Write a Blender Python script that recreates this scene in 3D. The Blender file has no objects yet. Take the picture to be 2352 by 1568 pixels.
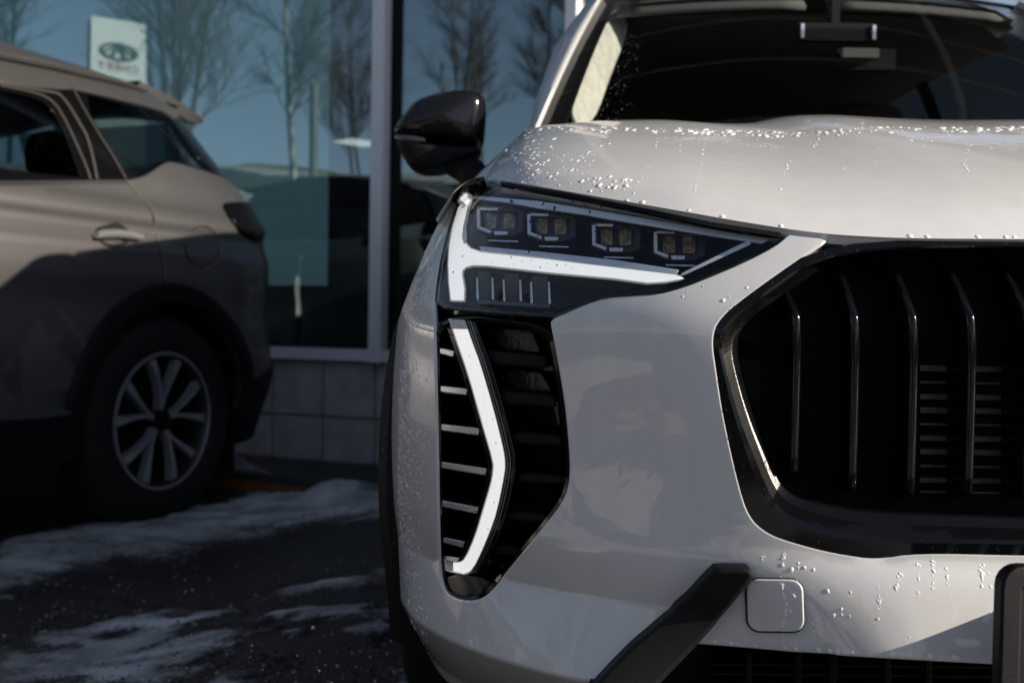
import bpy, math, random
import numpy as np
from mathutils import Vector, Matrix
from mathutils.geometry import delaunay_2d_cdt
from mathutils.bvhtree import BVHTree

random.seed(7); rng = np.random.default_rng(7)
scene = bpy.context.scene
COL = scene.collection
PI = math.pi

# ------------------------------------------------------------------ camera
FPX, CAM_H, PITCH, ROLL = 2287.0, 0.72, 0.0235, 0.0165      # focal length in pixels of a 2352 px wide picture
_f = np.array([0, math.cos(PITCH), -math.sin(PITCH)]); _u0 = np.array([0, math.sin(PITCH), math.cos(PITCH)]); _r0 = np.array([1.0, 0, 0])
CR = math.cos(ROLL) * _r0 + math.sin(ROLL) * _u0
CU = math.cos(ROLL) * _u0 - math.sin(ROLL) * _r0
CF = _f
cam_d = bpy.data.cameras.new('camera'); cam = bpy.data.objects.new('camera', cam_d); COL.objects.link(cam)
cam.matrix_world = Matrix(((CR[0], CU[0], -CF[0], 0), (CR[1], CU[1], -CF[1], 0), (CR[2], CU[2], -CF[2], CAM_H), (0, 0, 0, 1)))
cam_d.sensor_width = 36.0; cam_d.lens = FPX / 2352.0 * 36.0
cam_d.clip_start = 0.05; cam_d.clip_end = 2000.0
cam_d.dof.use_dof = True; cam_d.dof.focus_distance = 1.16; cam_d.dof.aperture_fstop = 5.2
scene.camera = cam

# ------------------------------------------------------------------ daylight
SUN = Vector((0.87, -0.28, 0.345)).normalized()
world = bpy.data.worlds.new('World'); scene.world = world; world.use_nodes = True
wn = world.node_tree; bg = wn.nodes['Background']
sky = wn.nodes.new('ShaderNodeTexSky'); sky.sky_type = 'NISHITA'; sky.sun_disc = False
sky.sun_elevation = math.asin(SUN.z); sky.sun_rotation = math.atan2(SUN.x, SUN.y)
sky.air_density = 0.85; sky.dust_density = 0.35; sky.ozone_density = 0.9
hs = wn.nodes.new('ShaderNodeHueSaturation'); hs.inputs['Saturation'].default_value = 0.76; wn.links.new(sky.outputs[0], hs.inputs['Color']); wn.links.new(hs.outputs[0], bg.inputs['Color']); bg.inputs['Strength'].default_value = 0.086
sl = bpy.data.lights.new('sun', 'SUN'); sl.energy = 5.0; sl.angle = math.radians(0.5); sl.color = (1.0, 0.905, 0.77)
so = bpy.data.objects.new('sun', sl); COL.objects.link(so); so.rotation_euler = SUN.to_track_quat('Z', 'Y').to_euler()
scene.view_settings.view_transform = 'Standard'; scene.view_settings.look = 'None'
scene.view_settings.exposure = 0.70; scene.view_settings.gamma = 1.0; scene.view_settings.use_curve_mapping = False
scene.cycles.use_denoising = True
scene.cycles.caustics_reflective = False; scene.cycles.caustics_refractive = False
scene.cycles.max_bounces = 10; scene.cycles.transparent_max_bounces = 16; scene.cycles.sample_clamp_indirect = 4.0

# ------------------------------------------------------------------ helpers
def rays(uv):
    uv = np.asarray(uv, float).reshape(-1, 2)
    d = CF[None] + ((uv[:, 0] - 1176) / FPX)[:, None] * CR[None] + ((784 - uv[:, 1]) / FPX)[:, None] * CU[None]
    return d / d[:, 1:2]
def at(u, v, Y):
    d = rays([(u, v)])[0]; return np.array([d[0] * Y, Y, CAM_H + d[2] * Y])
def ground_pt(u, v, z=None):
    d = rays([(u, v)])[0]; zz = 0.0
    for _ in range(12): Y = ((zz if z is None else z) - CAM_H) / d[2]; zz = float(ground_z(d[0] * Y, Y))
    return np.array([d[0] * Y, Y, zz if z is None else z])
def smooth(x, a, b):
    t = np.clip((np.asarray(x, float) - a) / (b - a), 0, 1); return t * t * (3 - 2 * t)
class Table:
    def __init__(s, pts, sigma=0.0, n=1200, lo=None, hi=None):
        p = np.array(pts, float); lo = p[0, 0] if lo is None else lo; hi = p[-1, 0] if hi is None else hi
        s.x = np.linspace(lo, hi, n)
        xs, ys = p[:, 0], p[:, 1]
        h = np.diff(xs); d = np.diff(ys) / h; m = np.zeros(len(xs)); m[0], m[-1] = d[0], d[-1]
        for i in range(1, len(xs) - 1):
            m[i] = 0 if d[i-1] * d[i] <= 0 else 2 * d[i-1] * d[i] / (d[i-1] + d[i])
        k = np.clip(np.searchsorted(xs, s.x, side='right') - 1, 0, len(xs) - 2)
        t = (s.x - xs[k]) / h[k]; t = np.clip(t, 0, 1)
        s.y = (2*t**3 - 3*t**2 + 1) * ys[k] + (t**3 - 2*t**2 + t) * h[k] * m[k] + (-2*t**3 + 3*t**2) * ys[k+1] + (t**3 - t**2) * h[k] * m[k+1]
        if sigma:
            dx = s.x[1] - s.x[0]; r = int(4 * sigma / dx) + 1; kk = np.exp(-0.5 * (np.arange(-r, r+1) * dx / sigma) ** 2); kk /= kk.sum()
            s.y = np.convolve(np.pad(s.y, r, mode='reflect', reflect_type='odd'), kk, mode='valid')
    def __call__(s, x): return np.interp(x, s.x, s.y)
def resample(pl, step=None, n=None, closed=False):
    p = np.asarray(pl, float)
    if closed: p = np.vstack([p, p[:1]])
    L = np.concatenate([[0], np.cumsum(np.linalg.norm(np.diff(p, axis=0), axis=1))])
    if n is None:                                                     # keep the corners, add points between them
        out = []
        for i in range(len(p) - 1):
            k = max(1, int(round((L[i+1] - L[i]) / step)))
            for j in range(k): out.append(p[i] + (p[i+1] - p[i]) * j / k)
        if not closed: out.append(p[-1])
        return np.array(out)
    t = np.linspace(0, L[-1], n, endpoint=not closed)
    return np.stack([np.interp(t, L, p[:, i]) for i in range(p.shape[1])], 1)
def roundpoly(pl, it=2, closed=False, keep=()):
    p = np.asarray(pl, float)
    for _ in range(it):
        q = []
        n = len(p)
        rng_ = range(n) if closed else range(n - 1)
        if not closed: q.append(p[0])
        for i in rng_:
            a, b = p[i], p[(i+1) % n]; q += [a * .75 + b * .25, a * .25 + b * .75]
        if not closed: q.append(p[-1])
        p = np.array(q)
    return p
def inpoly(pts, poly):
    x, y = pts[:, 0], pts[:, 1]; r = np.zeros(len(pts), bool); px, py = poly[:, 0], poly[:, 1]; n = len(poly); j = n - 1
    for i in range(n):
        c = ((py[i] > y) != (py[j] > y))
        if c.any():
            xi = (px[j] - px[i]) * (y - py[i]) / (py[j] - py[i] + 1e-20) + px[i]
            r ^= c & (x < xi)
        j = i
    return r
def seg_dist(pts, poly):
    d = np.full(len(pts), 1e9); n = len(poly)
    for i in range(n):
        a, b = poly[i], poly[(i+1) % n]; ab = b - a; t = np.clip(((pts - a) @ ab) / (ab @ ab + 1e-20), 0, 1)
        d = np.minimum(d, np.linalg.norm(pts - a - t[:, None] * ab, axis=1))
    return d
def fill2d(outer, holes=(), step=None):
    """triangulate a polygon with holes; interior grid points every step"""
    loops = [np.asarray(outer, float)] + [np.asarray(h, float) for h in holes]
    vs, es, off = [], [], 0
    for l in loops:
        vs.append(l); es += [(off + i, off + (i+1) % len(l)) for i in range(len(l))]; off += len(l)
    P = np.vstack(vs)
    if step:
        lo, hi = loops[0].min(0), loops[0].max(0)
        g = np.stack(np.meshgrid(np.arange(lo[0], hi[0], step) + step * .37, np.arange(lo[1], hi[1], step) + step * .41), -1).reshape(-1, 2)
        ok = inpoly(g, loops[0])
        for h in loops[1:]: ok &= ~inpoly(g, h)
        g = g[ok]
        if len(g):
            for l in loops: g = g[seg_dist(g, l) > step * .45]
        P = np.vstack([P, g]) if len(g) else P
    r = delaunay_2d_cdt([Vector(p) for p in P], es, [], 0, 1e-7)
    V = np.array([tuple(v) for v in r[0]]); T = [tuple(f) for f in r[2]]
    C = np.array([V[list(f)].mean(0) for f in T]); ok = inpoly(C, loops[0])
    for h in loops[1:]: ok &= ~inpoly(C, h)
    T2 = []
    for f, o in zip(T, ok):
        if o:
            a, b, c = V[f[0]], V[f[1]], V[f[2]]
            T2.append(f if (b[0]-a[0])*(c[1]-a[1]) - (b[1]-a[1])*(c[0]-a[0]) > 0 else f[::-1])
    inv = {}
    for i, o in enumerate(r[3]):
        for k in o: inv[k] = i
    L, o = [], 0
    for l in loops: L.append([inv.get(o + i, o + i) for i in range(len(l))]); o += len(l)
    return V, T2, L
class MB:
    """collects geometry for ONE mesh object"""
    def __init__(s): s.v = []; s.f = []; s.n = []; s.m = []; s.hasn = False
    def add(s, v, f, n=None, m=0):
        o = len(s.v); s.v += [tuple(map(float, p)) for p in v]; s.f += [tuple(int(o + i) for i in q) for q in f]; s.m += [m] * len(f)
        s.n += [tuple(map(float, p)) for p in n] if n is not None else [(0, 0, 0)] * len(v)
        if n is not None: s.hasn = True
        return o
    def box(s, c, size, rz=0.0, m=0):
        x, y, z = [k / 2 for k in size]; ca, sa = math.cos(rz), math.sin(rz)
        P = [(sx*x, sy*y, sz*z) for sx in (-1, 1) for sy in (-1, 1) for sz in (-1, 1)]
        P = [(c[0] + p[0]*ca - p[1]*sa, c[1] + p[0]*sa + p[1]*ca, c[2] + p[2]) for p in P]
        s.add(P, [(0,1,3,2), (4,6,7,5), (0,4,5,1), (2,3,7,6), (0,2,6,4), (1,5,7,3)], m=m)
    def tube(s, path, rad, k=8, caps=True, m=0):
        path = [Vector(p) for p in path]; n = len(path); rad = [rad] * n if np.isscalar(rad) else rad
        V, Fc = [], []; up = None
        for i, p in enumerate(path):
            t = (path[min(i+1, n-1)] - path[max(i-1, 0)]).normalized()
            if up is None: up = Vector((0, 0, 1)) if abs(t.z) < .9 else Vector((1, 0, 0))
            a = t.cross(up).normalized(); b = a.cross(t).normalized(); up = b
            for j in range(k):
                w = 2 * PI * j / k; V.append(p + (a * math.cos(w) + b * math.sin(w)) * rad[i])
        for i in range(n - 1):
            for j in range(k): Fc.append((i*k + j, i*k + (j+1) % k, (i+1)*k + (j+1) % k, (i+1)*k + j))
        if caps: Fc += [tuple(range(k))[::-1], tuple((n-1)*k + j for j in range(k))]
        s.add(V, Fc, m=m)
    def grid(s, P, flip=False, m=0, wrap=False):
        P = np.asarray(P); a, b = P.shape[:2]; Fc = []
        for i in range(a - 1):
            for j in range(b - 1 + (1 if wrap else 0)):
                q = (i*b + j, i*b + (j+1) % b, (i+1)*b + (j+1) % b, (i+1)*b + j); Fc.append(q[::-1] if flip else q)
        s.add(P.reshape(-1, 3), Fc, m=m)
    def build(s, name, mat, parent=None, angle=40, loc=None, solid=0.0):
        me = bpy.data.meshes.new(name); o = bpy.data.objects.new(name, me); COL.objects.link(o)
        V = np.array(s.v)
        if parent is not None:
            par_w = PWORLD[parent.name]
            V = V - np.array(par_w); PWORLD[o.name] = par_w; o.parent = parent
        elif loc is not None:
            V = V - np.array(loc); o.location = loc; PWORLD[o.name] = tuple(loc)
        else: PWORLD[o.name] = (0, 0, 0)
        me.from_pydata(V.tolist(), [], s.f)
        for m_ in (mat if isinstance(mat, (list, tuple)) else [mat]): me.materials.append(m_)
        me.polygons.foreach_set('material_index', s.m)
        me.polygons.foreach_set('use_smooth', [True] * len(s.f))
        if s.hasn:
            me.update()
            N = np.array(s.n); z = np.abs(N).sum(1) < 1e-6
            if z.any():
                vn = np.zeros((len(V), 3)); me.vertex_normals.foreach_get('vector', np.empty(0)) if False else None
                vn = np.array([tuple(q.vector) for q in me.vertex_normals]); N[z] = vn[z]
            me.normals_split_custom_set_from_vertices(N.tolist())
        else:
            me.set_sharp_from_angle(angle=math.radians(angle))
        me.update()
        if solid:
            md = o.modifiers.new('solid', 'SOLIDIFY'); md.thickness = solid; md.offset = 0
        return o
PWORLD = {}
def tag(o, label=None, cat=None, group=None, kind=None):
    for k, v in (('label', label), ('category', cat), ('group', group), ('kind', kind)):
        if v: o[k] = v
    return o
def empty(name, loc, label=None, cat=None, group=None, parent=None):
    o = bpy.data.objects.new(name, None); COL.objects.link(o); o.empty_display_size = .2
    if parent is not None:
        pw = PWORLD[parent.name]; o.location = (loc[0]-pw[0], loc[1]-pw[1], loc[2]-pw[2]); o.parent = parent
    else: o.location = loc
    PWORLD[o.name] = tuple(loc); tag(o, label, cat, group); return o

# ------------------------------------------------------------------ materials
def mat(name, col, rough=.5, metal=0., coat=0., spec=.5, var=0., vscale=8., bump=0., bscale=60., rvar=0., emit=None, estr=0., coat_rough=.03, col2=None, flake=0.):
    m = bpy.data.materials.new(name); m.use_nodes = True; nt = m.node_tree; b = nt.nodes['Principled BSDF']
    b.inputs['Base Color'].default_value = (*col, 1); b.inputs['Roughness'].default_value = rough; b.inputs['Metallic'].default_value = metal
    b.inputs['Coat Weight'].default_value = coat; b.inputs['Coat Roughness'].default_value = coat_rough; b.inputs['Specular IOR Level'].default_value = spec
    tc = nt.nodes.new('ShaderNodeTexCoord')
    if var or rvar or col2:
        n = nt.nodes.new('ShaderNodeTexNoise'); n.inputs['Scale'].default_value = vscale; n.inputs['Detail'].default_value = 5
        nt.links.new(tc.outputs['Object'], n.inputs['Vector'])
        r = nt.nodes.new('ShaderNodeValToRGB'); c2 = col2 or tuple(c * (1 - var) for c in col)
        r.color_ramp.elements[0].color = (*c2, 1); r.color_ramp.elements[1].color = (*col, 1); r.color_ramp.elements[0].position = .35; r.color_ramp.elements[1].position = .65
        nt.links.new(n.outputs['Fac'], r.inputs['Fac']); nt.links.new(r.outputs['Color'], b.inputs['Base Color'])
        if rvar:
            mr = nt.nodes.new('ShaderNodeMapRange'); mr.inputs['To Min'].default_value = rough; mr.inputs['To Max'].default_value = rough + rvar
            nt.links.new(n.outputs['Fac'], mr.inputs['Value']); nt.links.new(mr.outputs['Result'], b.inputs['Roughness'])
    if bump:
        n2 = nt.nodes.new('ShaderNodeTexNoise'); n2.inputs['Scale'].default_value = bscale; n2.inputs['Detail'].default_value = 4
        nt.links.new(tc.outputs['Object'], n2.inputs['Vector'])
        bp = nt.nodes.new('ShaderNodeBump'); bp.inputs['Strength'].default_value = bump; bp.inputs['Distance'].default_value = .004
        nt.links.new(n2.outputs['Fac'], bp.inputs['Height']); nt.links.new(bp.outputs['Normal'], b.inputs['Normal'])
    if emit: b.inputs['Emission Color'].default_value = (*emit, 1); b.inputs['Emission Strength'].default_value = estr
    return m
def glassy(name, tint, refl, rough=0.0, ior=1.5, mult=1.0, bump=0.0, bscale=.4, gcol=(1, 1, 1)):
    """thin pane: clear tinted transmission plus a mirror coat (share = refl + fresnel * mult)"""
    m = bpy.data.materials.new(name); m.use_nodes = True; nt = m.node_tree
    nt.nodes.remove(nt.nodes['Principled BSDF']); out = nt.nodes['Material Output']
    t = nt.nodes.new('ShaderNodeBsdfTransparent'); t.inputs['Color'].default_value = (*tint, 1)
    g = nt.nodes.new('ShaderNodeBsdfGlossy'); g.inputs['Roughness'].default_value = rough; g.inputs['Color'].default_value = (*gcol, 1)
    fr = nt.nodes.new('ShaderNodeFresnel'); 
    ma = nt.nodes.new('ShaderNodeMath'); ma.operation = 'MULTIPLY_ADD'; ma.inputs[1].default_value = mult; ma.inputs[2].default_value = refl; ma.use_clamp = True
    geo = nt.nodes.new('ShaderNodeNewGeometry'); mi = nt.nodes.new('ShaderNodeMapRange'); mi.inputs['To Min'].default_value = ior; mi.inputs['To Max'].default_value = 1 / ior
    nt.links.new(geo.outputs['Backfacing'], mi.inputs['Value']); nt.links.new(mi.outputs['Result'], fr.inputs['IOR'])      # same share of mirror on both sides of a thin pane
    nt.links.new(fr.outputs[0], ma.inputs[0])
    mx = nt.nodes.new('ShaderNodeMixShader'); nt.links.new(ma.outputs[0], mx.inputs['Fac']); nt.links.new(t.outputs[0], mx.inputs[1]); nt.links.new(g.outputs[0], mx.inputs[2])
    nt.links.new(mx.outputs[0], out.inputs['Surface'])
    if bump:
        tc = nt.nodes.new('ShaderNodeTexCoord'); n2 = nt.nodes.new('ShaderNodeTexNoise'); n2.inputs['Scale'].default_value = bscale
        nt.links.new(tc.outputs['Object'], n2.inputs['Vector']); bp = nt.nodes.new('ShaderNodeBump'); bp.inputs['Strength'].default_value = bump; bp.inputs['Distance'].default_value = .02
        nt.links.new(n2.outputs['Fac'], bp.inputs['Height']); nt.links.new(bp.outputs['Normal'], g.inputs['Normal'])
    return m
def paint_flake(m, scale=900., amt=.04, wave=.0):
    """fine metal flake grain and the faint orange peel of sprayed paint"""
    nt = m.node_tree; b = nt.nodes['Principled BSDF']; tc = nt.nodes.new('ShaderNodeTexCoord')
    v = nt.nodes.new('ShaderNodeTexNoise'); v.inputs['Scale'].default_value = scale; v.inputs['Detail'].default_value = 1
    nt.links.new(tc.outputs['Object'], v.inputs['Vector'])
    bp = nt.nodes.new('ShaderNodeBump'); bp.inputs['Strength'].default_value = amt; bp.inputs['Distance'].default_value = .002
    nt.links.new(v.outputs['Fac'], bp.inputs['Height']); nt.links.new(bp.outputs['Normal'], b.inputs['Normal'])
    w = nt.nodes.new('ShaderNodeTexNoise'); w.inputs['Scale'].default_value = 14; w.inputs['Detail'].default_value = 3
    nt.links.new(tc.outputs['Object'], w.inputs['Vector'])
    b2 = nt.nodes.new('ShaderNodeBump'); b2.inputs['Strength'].default_value = wave; b2.inputs['Distance'].default_value = .01
    nt.links.new(w.outputs['Fac'], b2.inputs['Height']); nt.links.new(b2.outputs['Normal'], b.inputs['Coat Normal']); b.inputs['Coat IOR'].default_value = 1.62
    return m
def grime(m, amt=.10):
    """dried drip marks and road film: faint upright streaks in colour and in the gloss of the coat"""
    nt = m.node_tree; b = nt.nodes['Principled BSDF']; tc = nt.nodes.new('ShaderNodeTexCoord'); mp = nt.nodes.new('ShaderNodeMapping'); mp.inputs['Scale'].default_value = (34, 34, 4.5)
    n = nt.nodes.new('ShaderNodeTexNoise'); n.inputs['Scale'].default_value = 1; n.inputs['Detail'].default_value = 6; n.inputs['Roughness'].default_value = .6
    nt.links.new(tc.outputs['Object'], mp.inputs['Vector']); nt.links.new(mp.outputs['Vector'], n.inputs['Vector'])
    r = nt.nodes.new('ShaderNodeMapRange'); r.inputs['From Min'].default_value = .42; r.inputs['From Max'].default_value = .72; r.inputs['To Min'].default_value = 0; r.inputs['To Max'].default_value = amt; nt.links.new(n.outputs['Fac'], r.inputs['Value'])
    sp = nt.nodes.new('ShaderNodeTexNoise'); sp.inputs['Scale'].default_value = 2600; sp.inputs['Detail'].default_value = 0; nt.links.new(tc.outputs['Object'], sp.inputs['Vector'])
    r3_ = nt.nodes.new('ShaderNodeMapRange'); r3_.inputs['To Min'].default_value = -.10; r3_.inputs['To Max'].default_value = .10; nt.links.new(sp.outputs['Fac'], r3_.inputs['Value'])
    ad = nt.nodes.new('ShaderNodeMath'); ad.operation = 'ADD'; nt.links.new(r.outputs['Result'], ad.inputs[0]); nt.links.new(r3_.outputs['Result'], ad.inputs[1])
    old = b.inputs['Base Color'].links[0].from_socket; mx = nt.nodes.new('ShaderNodeMix'); mx.data_type = 'RGBA'; mx.clamp_factor = False
    nt.links.new(ad.outputs[0], mx.inputs['Factor']); nt.links.new(old, mx.inputs['A']); mx.inputs['B'].default_value = (.30, .29, .28, 1); nt.links.new(mx.outputs['Result'], b.inputs['Base Color'])
    r2_ = nt.nodes.new('ShaderNodeMapRange'); r2_.inputs['From Min'].default_value = .45; r2_.inputs['From Max'].default_value = .75; r2_.inputs['To Min'].default_value = .025; r2_.inputs['To Max'].default_value = .10; nt.links.new(n.outputs['Fac'], r2_.inputs['Value']); nt.links.new(r2_.outputs['Result'], b.inputs['Coat Roughness'])
    return m
M = dict(
    white=grime(paint_flake(mat('pearl_white_paint', (.70, .686, .684), rough=.42, metal=.0, coat=1., coat_rough=.04, var=.05, vscale=3.), 1400, .05, .075)),
    gloss=mat('gloss_black_plastic', (.0035, .0035, .004), rough=.05, spec=.30, rvar=.05, vscale=30.),
    black=mat('matt_black_plastic', (.006, .006, .007), rough=.55, spec=.15, bump=.15, bscale=900.),
    trim=mat('textured_black_trim', (.008, .008, .009), rough=.5, spec=.18, bump=.4, bscale=1400.),
    rubber=mat('tyre_rubber', (.010, .010, .010), rough=.75, spec=.3, bump=.3, bscale=250.),
    chrome=mat('satin_chrome', (.72, .73, .75), rough=.22, metal=.7, rvar=.1, vscale=40.),
    silver=mat('brushed_silver', (.55, .55, .56), rough=.3, metal=.9, rvar=.15, vscale=60.),
    lampglass=glassy('headlamp_lens', (.93, .96, .97), .0, ior=1.45, mult=.9),
    housing=mat('lamp_housing', (.006, .007, .010), rough=.18, spec=.5, rvar=.1),
    lens=glassy('projector_glass', (.95, .96, .97), .0, ior=1.3, mult=.7),
    amber=mat('lamp_board', (.62, .42, .20), rough=.4, metal=.3, var=.6, vscale=60.),
    screen=glassy('windscreen_glass', (.72, .74, .74), .0, ior=1.45, mult=.9),
    cabin=mat('dark_cabin_fabric', (.012, .012, .013), rough=.85, var=.3),
    cream=mat('cream_pillar_trim', (.78, .76, .66), rough=.8, var=.25, vscale=40., bump=.2),
    liner=mat('headliner', (.16, .16, .15), rough=.9, var=.1),
    mirror=mat('mirror_glass', (.6, .62, .65), rough=.02, metal=1.),
    mesh=mat('radiator_mesh', (.010, .010, .010), rough=.6, spec=.2, bump=.8, bscale=300.),
    radiator=mat('radiator_fins', (.085, .085, .085), rough=.5, metal=.4, var=.35, vscale=120.),
    water=mat('glint_pale_beads', (.88, .87, .86), rough=.16, spec=.6, var=.1),  # opaque pale colour carries the sun glint of the drops
)
def led_mat(name, col, strength, ang, scale=900.):
    m = mat(name, (.8, .8, .8), rough=.3); nt = m.node_tree; b = nt.nodes['Principled BSDF']
    tc = nt.nodes.new('ShaderNodeTexCoord'); mp = nt.nodes.new('ShaderNodeMapping'); mp.inputs['Rotation'].default_value = (0, ang, 0)
    w = nt.nodes.new('ShaderNodeTexWave'); w.inputs['Scale'].default_value = scale / 5; w.inputs['Distortion'].default_value = .3; w.bands_direction = 'X'
    nt.links.new(tc.outputs['Object'], mp.inputs['Vector']); nt.links.new(mp.outputs['Vector'], w.inputs['Vector'])
    r = nt.nodes.new('ShaderNodeMapRange'); r.inputs['To Min'].default_value = strength * .8; r.inputs['To Max'].default_value = strength
    nt.links.new(w.outputs['Fac'], r.inputs['Value']); nt.links.new(r.outputs['Result'], b.inputs['Emission Strength'])
    b.inputs['Emission Color'].default_value = (*col, 1); return m
M['led'] = led_mat('lit_daylight_strip', (1.0, .985, .95), 0.47, .1)
M['led_edge'] = mat('dim_guide_edge', (.30, .30, .29), rough=.2, coat=.5, emit=(1, .97, .92), estr=.10, bump=.4, bscale=900.)
# ================================================================== the white car in front
XC = 0.755
WM = Table([(.05, .82), (.15, .862), (.22, .886), (.30, .904), (.36, .912), (.45, .923), (.574, .928), (.7, .923), (.76, .908), (.83, .882), (.89, .850), (.93, .806), (1.0, .765), (1.15, .72)], .006)
YN = Table([(.05, 1.20), (.22, 1.105), (.30, 1.062), (.40, 1.032), (.47, 1.02), (.60, 1.024), (.70, 1.031), (.722, 1.035), (.79, 1.068), (.85, 1.098), (.92, 1.125), (1.0, 1.19), (1.15, 1.3)], .006)
SW = Table([(0, 0), (.15, .002), (.3, .008), (.45, .023), (.6, .056), (.7, .095), (.8, .152), (.88, .215), (.94, .285), (.98, .355), (1, .42)], .012)
_aq = np.linspace(0, 1, 2001); _as = np.concatenate([[0], np.cumsum(np.hypot(np.diff(_aq) * .925, np.diff(SW(_aq))))]); A1 = _as[-1]
def feat(q, Z):
    lip = -.072 * smooth(q, .45, .78) * np.clip(1 - np.abs(np.where(Z < .318, (Z - .318) / .10, (Z - .318) / .085)), 0, 1)
    scoop = .014 * np.exp(-((q - .66) / .11) ** 2) * np.exp(-((Z - .56) / .11) ** 2)
    chin = (-.050 * np.interp(Z, [.26, .36, .378, .474, .49, 1], [0, .93, 1, 0.0, 0, 0])) * (1 - smooth(q, .36, .60))
    return lip + scoop + chin
def FY(X, Z):
    q = np.abs(X - XC) / WM(Z); return YN(Z) + SW(np.minimum(q, 1)) + feat(np.minimum(q, 1), Z), q
def hit(uv, off=0.0):
    """where the picture rays meet the nose surface moved back by off"""
    d = rays(uv); n = len(d); dx, dz = d[:, 0], d[:, 2]
    def g(Y):
        f, q = FY(dx * Y, CAM_H + dz * Y); return np.where(q < 1, Y - f - off, -1.0)
    lo = np.full(n, np.nan); hi = np.full(n, np.nan); prev = np.full(n, .85)
    for Y in np.linspace(.86, 1.75, 180):
        y = np.full(n, Y); ok = (g(y) > 0) & np.isnan(hi); lo[ok] = prev[ok]; hi[ok] = Y; prev = y
    bad = np.isnan(hi); lo[bad] = 1.449; hi[bad] = 1.451
    for _ in range(28):
        m = (lo + hi) / 2; pos = g(m) > 0; hi = np.where(pos, m, hi); lo = np.where(pos, lo, m)
    return np.stack([dx * hi, hi, CAM_H + dz * hi], 1)
def az(uv):
    p = hit(uv); q = np.clip(np.abs(p[:, 0] - XC) / WM(p[:, 2]), 0, 1) * np.sign(XC - p[:, 0]); return np.stack([np.sign(q) * np.interp(np.abs(q), _aq, _as), p[:, 2]], 1)
def PAZ(d):
    d = np.asarray(d, float); a, Z = d[:, 0], d[:, 1]; aa = np.abs(a); q = np.interp(np.minimum(aa, A1), _as, _aq)
    w = q * WM(Z) * np.sign(a + 1e-12); Y = YN(Z) + SW(q) + feat(q, Z) + np.maximum(aa - A1, 0)
    return np.stack([XC - w, Y, Z], 1)
def mapnormals(fn, d, e):
    ex, ey = np.array([e, 0]), np.array([0, e]); n = np.cross(fn(d + ex) - fn(d - ex), fn(d + ey) - fn(d - ey))
    n /= np.linalg.norm(n, axis=1)[:, None] + 1e-12
    return n
def skin(mb, outer, holes, fn, step, e, roll=.003, depth=.03, face=(0, -1, 0), back=(0, 1, 0), m=0, backcap=False):
    """a curved sheet cut to an outline, with rolled edges that turn back by depth"""
    V, T, L = fill2d(outer, holes, step); P = fn(V); N = mapnormals(fn, V, e)
    ref = np.array(face, float); flip = (N @ ref).mean() < 0
    if flip: N = -N
    mb.add(P, [t[::-1] for t in T] if flip else T, N, m=m)
    back = np.array(back, float)
    for li, l in enumerate(L):
        D = V[l]; t = np.roll(D, -1, 0) - np.roll(D, 1, 0); t /= np.linalg.norm(t, axis=1)[:, None] + 1e-12
        o2 = np.stack([t[:, 1], -t[:, 0]], 1)
        ar = 0.5 * np.sum(D[:, 0] * np.roll(D[:, 1], -1) - np.roll(D[:, 0], -1) * D[:, 1])
        if (ar < 0) != (li > 0): o2 = -o2
        O = fn(D + o2 * e) - fn(D); O /= np.linalg.norm(O, axis=1)[:, None] + 1e-12
        Pb, Nb = P[l], N[l]; rings, ns = [], []
        for th in (0, 30, 60, 90):
            c, s_ = math.cos(math.radians(th)), math.sin(math.radians(th)); rings.append(Pb + O * roll * s_ - Nb * roll * (1 - c)); ns.append(Nb * c + O * s_)
        rings.append(rings[-1] + back * depth); ns.append(O)
        k = len(l); vv = np.vstack(rings); nn = np.vstack(ns); nn /= np.linalg.norm(nn, axis=1)[:, None] + 1e-12
        fs = []
        for r in range(len(rings) - 1):
            for i in range(k):
                j = (i + 1) % k; q = (r*k + i, r*k + j, (r+1)*k + j, (r+1)*k + i)
                fs.append(q)
        # orient by comparing with the wanted normal
        a_, b_, c_ = vv[fs[k][0]], vv[fs[k][1]], vv[fs[k][2]]
        if np.dot(np.cross(b_ - a_, c_ - a_), nn[fs[k][0]]) < 0: fs = [q[::-1] for q in fs]
        mb.add(vv, fs, nn, m=m)
    if backcap:
        mb.add(P + back * depth - N * roll, T if flip else [t[::-1] for t in T], -N, m=m)
    return V, T, L
def mirror_mb(mb, x0):
    r = MB(); r.v = [(2*x0 - p[0], p[1], p[2]) for p in mb.v]; r.f = [f[::-1] for f in mb.f]; r.n = [(-p[0], p[1], p[2]) for p in mb.n]; r.m = list(mb.m); r.hasn = mb.hasn; return r
def merge(a, b):
    o = len(a.v); a.v += b.v; a.f += [tuple(o + i for i in f) for f in b.f]; a.n += b.n; a.m += b.m; a.hasn |= b.hasn
def uvfn(off=0.0): return lambda d: hit(d, off)
def prism(mb, uv, off, depth, step=None, roll=.0015, m=0, rnd=0, cap=True, holes=()):
    uv = np.asarray(uv, float)
    if rnd: uv = roundpoly(uv, rnd, closed=True)
    uv = resample(uv, step or 14, closed=True)
    skin(mb, uv, [resample(h, step or 14, closed=True) for h in holes], uvfn(off), step, .5, roll, depth, m=m, backcap=cap)
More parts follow.
